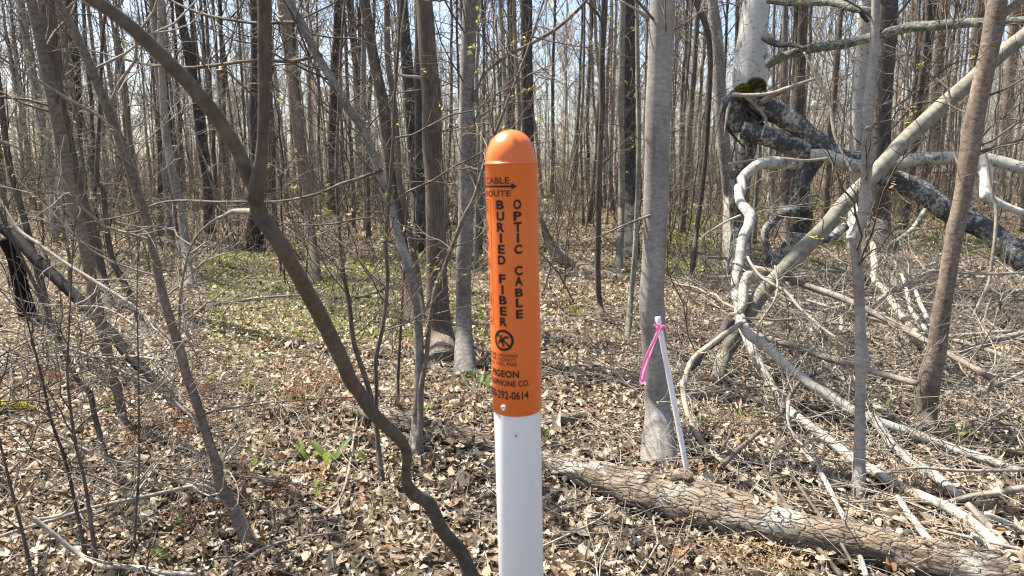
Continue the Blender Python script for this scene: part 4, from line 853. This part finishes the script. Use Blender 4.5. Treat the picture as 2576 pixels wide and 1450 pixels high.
# ------------------------------------------------------------------ leaf litter, twigs, green shoots
LEAF = np.array([(.44, .35, .24), (.50, .415, .295), (.37, .285, .19), (.29, .215, .14), (.19, .13, .085), (.13, .088, .06), (.40, .35, .28), (.56, .485, .37), (.31, .18, .095), (.25, .185, .125), (.22, .16, .105), (.46, .375, .255), (.34, .265, .175)])
def zone(mb, d0, d1, dens, size, nu, nv, lobed, tilt, hmax, curl=.55):
    area = .92*(d1*d1-d0*d0); n = int(area*dens)
    y = np.sqrt(rng.uniform(d0*d0, d1*d1, n)); x = rng.uniform(-.92, .92, n)*y
    k = (np.sin(2.1*x+1.3*y)+np.sin(3.7*x-2.9*y+1)+np.sin(6.1*x+5.3*y))/3; keep = rng.random(n) < .80+.3*k; x, y, k = x[keep], y[keep], k[keep]; n = len(x)
    L = size*np.clip(rng.lognormal(0, .3, n), .5, 1.4); z = gh(x, y)+rng.random(n)**1.4*hmax+.006+.012*np.maximum(k, 0)
    sp = (np.sin(.9*x-.4*y)+np.sin(1.7*y+.8*x))*.5
    c = LEAF[rng.integers(0, len(LEAF), n)]*rng.uniform(.75, 1.25, (n, 1))*(1+.12*sp)[:, None]
    leaf_batch(mb, np.stack([x, y, z], 1), L, L*rng.uniform(.35, .85, n), nu, nv, tilt, lobed, np.minimum(c, .8), np.abs(rng.normal(curl, curl*.5, n)))
mb = MB()
zone(mb, 1.75, 4.2, 25, .066, 8, 5, True, .25, .05, .45); zone(mb, 1.75, 4.2, 330, .052, 7, 5, True, .34, .05, .5); zone(mb, 1.75, 4.2, 1250, .031, 5, 3, False, .5, .05, .6); zone(mb, 1.75, 4.2, 600, .017, 3, 3, False, .7, .05)
zone(mb, 4.2, 8, 230, .056, 6, 3, True, .38, .055, .5); zone(mb, 4.2, 8, 800, .032, 4, 3, False, .6, .055, .7)
zone(mb, 8, 16, 320, .048, 4, 3, False, .6, .07); zone(mb, 16, 36, 55, .085, 3, 3, False, .7, .09)
c, w = LOGTOP; n = 1500; i = rng.integers(0, len(c), n); a = np.clip(rng.normal(.1, .75, n), -1.6, 1.6); k = rng.random(n) < .12+.4*np.sin(i*.21)+.3*np.sin(i*.57); i, a = i[k], a[k]; n = len(i)
pp = c[i]+(w[i]*1.06)[:, None]*np.stack([.3*np.sin(a), -np.sin(a), np.cos(a)], 1)
leaf_batch(mb, pp, rng.uniform(.02, .055, n), rng.uniform(.014, .035, n), 5, 3, .6, False, LEAF[rng.integers(0, len(LEAF), n)], np.full(n, .6))
tag(mb.obj('leaf_litter', M['litter']), 'thick mat of curled dry beige and brown leaves covering the forest floor', 'leaf litter', kind='stuff')
mb = MB()
def sticks(d0, d1, n, L0, L1, r0, r1, right=0):
    y = np.sqrt(rng.uniform(d0*d0, d1*d1, n)); x = rng.uniform(-.9, .9, n)*y
    if right: x = np.abs(x)*.8+.25*y-.3
    a = rng.uniform(0, 6.28, n); L = rng.uniform(L0, L1, n)*rng.uniform(.4, 1, n); P = np.zeros((n, 6, 3)); P[:, 0] = np.stack([x, y, gh(x, y)+rng.uniform(.01, .06, n)], 1)
    d = np.stack([np.cos(a), np.sin(a), rng.normal(size=n)*.10], 1)
    for k in range(1, 6): d = nrm(d+rng.normal(size=(n, 3))*[.16, .16, .05]); P[:, k] = P[:, k-1]+d*(L/5)[:, None]
    P[:, :, 2] = np.maximum(P[:, :, 2], gh(P[..., 0], P[..., 1])+.008)
    R = (rng.uniform(r0, r1, n)*(.4+.6*L/L1))[:, None]*np.linspace(1, .4, 6)[None]; tubes(mb, P, R, 5, cap=True)
    s = spawn(P, R, 2, (.2, .9), (L0*.3, L1*.4), (.4, 1.0), 4, .006, .0, .2, .0010); tubes(mb, *s, 4, cap=False)
sticks(1.7, 5, 650, .15, .9, .0018, .005); sticks(4.5, 10, 1100, .2, 1.2, .002, .007); sticks(9, 20, 700, .4, 2.0, .005, .012)
sticks(2.4, 7, 800, .3, 1.5, .002, .007, 1); sticks(3, 9, 260, .6, 2.2, .004, .010, 1)
sticks(1.75, 4.5, 800, .06, .35, .0007, .0018); sticks(4, 9, 1100, .1, .5, .0012, .0028)
tag(mb.obj('twig_litter', M['paletwig']), 'scatter of thin dead twigs and sticks lying over the leaf litter', 'twig litter', kind='stuff')
mb = MB(); G = np.array([(.20, .25, .04), (.27, .30, .06), (.15, .20, .04), (.33, .34, .08), (.25, .26, .09)])
def shoots(d0, d1, dens, size, h, thr, xr=(-.9, .9)):
    n = int(.9*(d1*d1-d0*d0)*dens); y = np.sqrt(rng.uniform(d0*d0, d1*d1, n)); x = rng.uniform(*xr, n)*y
    f = np.sin(.8*x+.55*y+.4)+np.sin(1.9*x-.8*y)*.6+np.sin(.35*y+1.2*x)*.6; k = f > thr; x, y = x[k], y[k]; n = len(x)
    L = size*rng.lognormal(0, .3, n)
    leaf_batch(mb, np.stack([x, y, gh(x, y)+rng.uniform(.2, 1, n)*h], 1), L, L*.42, 3, 3, .7, False, G[rng.integers(0, 5, n)]*rng.uniform(.7, 1.3, (n, 1)), np.full(n, .35))
shoots(4.8, 9, 75, .035, .07, -.2); shoots(9, 18, 55, .045, .09, -.3); shoots(18, 45, 22, .075, .16, -.4); shoots(3, 5, 22, .03, .05, .3)
shoots(5.5, 12, 190, .036, .06, -.9, (-.45, -.04)); shoots(9, 24, 60, .05, .10, -.6, (.2, .7))
tag(mb.obj('spring_seedlings', M['leafgreen']), 'thin haze of yellow-green seedlings sprouting through the dry leaves', 'seedlings', kind='stuff')
# trout-lily like pairs of upright green leaves, each a plant
def lily(x, y, label, n, size):
    Y = ground_y(x, y); g = at(x, y, Y)[0]; mb = MB(); K = 9; u = np.linspace(0, 1, K)
    for k in range(n):
        a = rng.uniform(0, 6.28); ln = rng.uniform(.35, .9); L = size*rng.uniform(.7, 1.2); r = rng.normal(size=2)*.025
        c = np.stack([g[0]+r[0]+np.cos(a)*ln*L*u**1.3, g[1]+r[1]+np.sin(a)*ln*L*u**1.3, L*(u-.35*ln*u*u)], 1)
        w = .13*L*np.sin(np.pi*np.clip(u, .06, .97)**1.2)**.9; sd = np.array([-math.sin(a), math.cos(a), 0]); s = np.linspace(-1, 1, 5)
        V = c[:, None]+w[:, None, None]*s[None, :, None]*sd+np.array([0, 0, 1.])*(w[:, None, None]*.45*np.abs(s)[None, :, None])
        i = (np.arange(K-1)[:, None]*5+np.arange(4)[None]).ravel(); mb.add(V, np.stack([i, i+1, i+6, i+5], -1), None, np.tile(np.array([(.17, .24, .035), (.22, .28, .05), (.12, .18, .04)])[rng.integers(0, 3)], (K*5, 1)))
    o = mb.obj('green_shoot', M['leafgreen'], None, g*[1, 1, 0]); o.location = g*[1, 1, 0]; tag(o, label, 'plant', 'green shoots in the leaf litter')
LI = 'small clump of upright lance-shaped green leaves pushing up through dry leaves'
for x, y, n, s in ((790, 1165, 3, .13), (828, 1175, 4, .15), (650, 1190, 2, .1), (478, 1330, 2, .1), (985, 1130, 2, .12), (1005, 1170, 2, .08), (935, 1175, 2, .10), (777, 1028, 2, .12), (440, 1425, 2, .1), (1365, 1105, 2, .12),
                   (1045, 1045, 2, .14), (1185, 965, 3, .14), (1215, 985, 3, .13), (1450, 800, 3, .16), (775, 1270, 2, .09), (560, 1290, 2, .09), (320, 1300, 2, .08), (890, 1060, 2, .11), (700, 1000, 2, .12), (1655, 1140, 3, .12), (1040, 1100, 2, .1),
                   (1770, 1080, 3, .1), (1865, 1065, 3, .12), (2235, 1030, 2, .1), (2405, 1120, 3, .12), (1290, 930, 2, .12), (610, 985, 3, .12), (560, 960, 2, .1), (590, 930, 3, .12), (640, 940, 3, .12), (280, 1040, 2, .1), (1690, 1000, 2, .1)):
    lily(x, y, LI, n, s)

# ------------------------------------------------------------------ light, sky, camera
EL, AZ = math.radians(57), math.radians(-60)                            # sun height; bearing from straight ahead, negative = towards the near-side of the fork
sd = Vector((math.cos(EL)*math.sin(AZ), math.cos(EL)*math.cos(AZ), math.sin(EL)))
L = bpy.data.lights.new('sun', 'SUN'); L.energy = 5.0; L.angle = math.radians(.53); L.color = (1, .935, .83)
so = bpy.data.objects.new('sun', L); C.objects.link(so); so.rotation_euler = sd.to_track_quat('Z', 'Y').to_euler()
wd = bpy.data.worlds.new('World'); SC.world = wd; wd.use_nodes = True; nt = wd.node_tree
sky = nt.nodes.new('ShaderNodeTexSky'); sky.sky_type = 'NISHITA'; sky.sun_disc = False; sky.sun_elevation = EL; sky.sun_rotation = AZ; sky.dust_density = 2.2; sky.air_density = 1.0; sky.ozone_density = 1.5
bg = nt.nodes['Background']; nt.links.new(sky.outputs[0], bg.inputs[0]); bg.inputs[1].default_value = .10
cam = bpy.data.cameras.new('camera'); cam.sensor_width = 36; cam.lens = FPX/2576*36; cam.clip_end = 2000; cam.clip_start = .05
cam.dof.use_dof = True; cam.dof.focus_distance = 3.6; cam.dof.aperture_fstop = 6.5
co = bpy.data.objects.new('camera', cam); C.objects.link(co); co.location = (0, 0, H); co.rotation_euler = (math.pi/2-PITCH, 0, 0); SC.camera = co
SC.view_settings.view_transform = 'Standard'; SC.view_settings.look = 'None'; SC.view_settings.gamma = 1; SC.view_settings.exposure = 1.55
cy = SC.cycles; cy.max_bounces = 5; cy.diffuse_bounces = 2; cy.glossy_bounces = 2; cy.transmission_bounces = 2; cy.use_denoising = True; cy.denoiser = 'OPENIMAGEDENOISE'; cy.denoising_input_passes = 'RGB_ALBEDO_NORMAL'; cy.denoising_prefilter = 'ACCURATE'; cy.pixel_filter_type = 'BLACKMAN_HARRIS'; cy.filter_width = 1.2; cy.use_adaptive_sampling = False
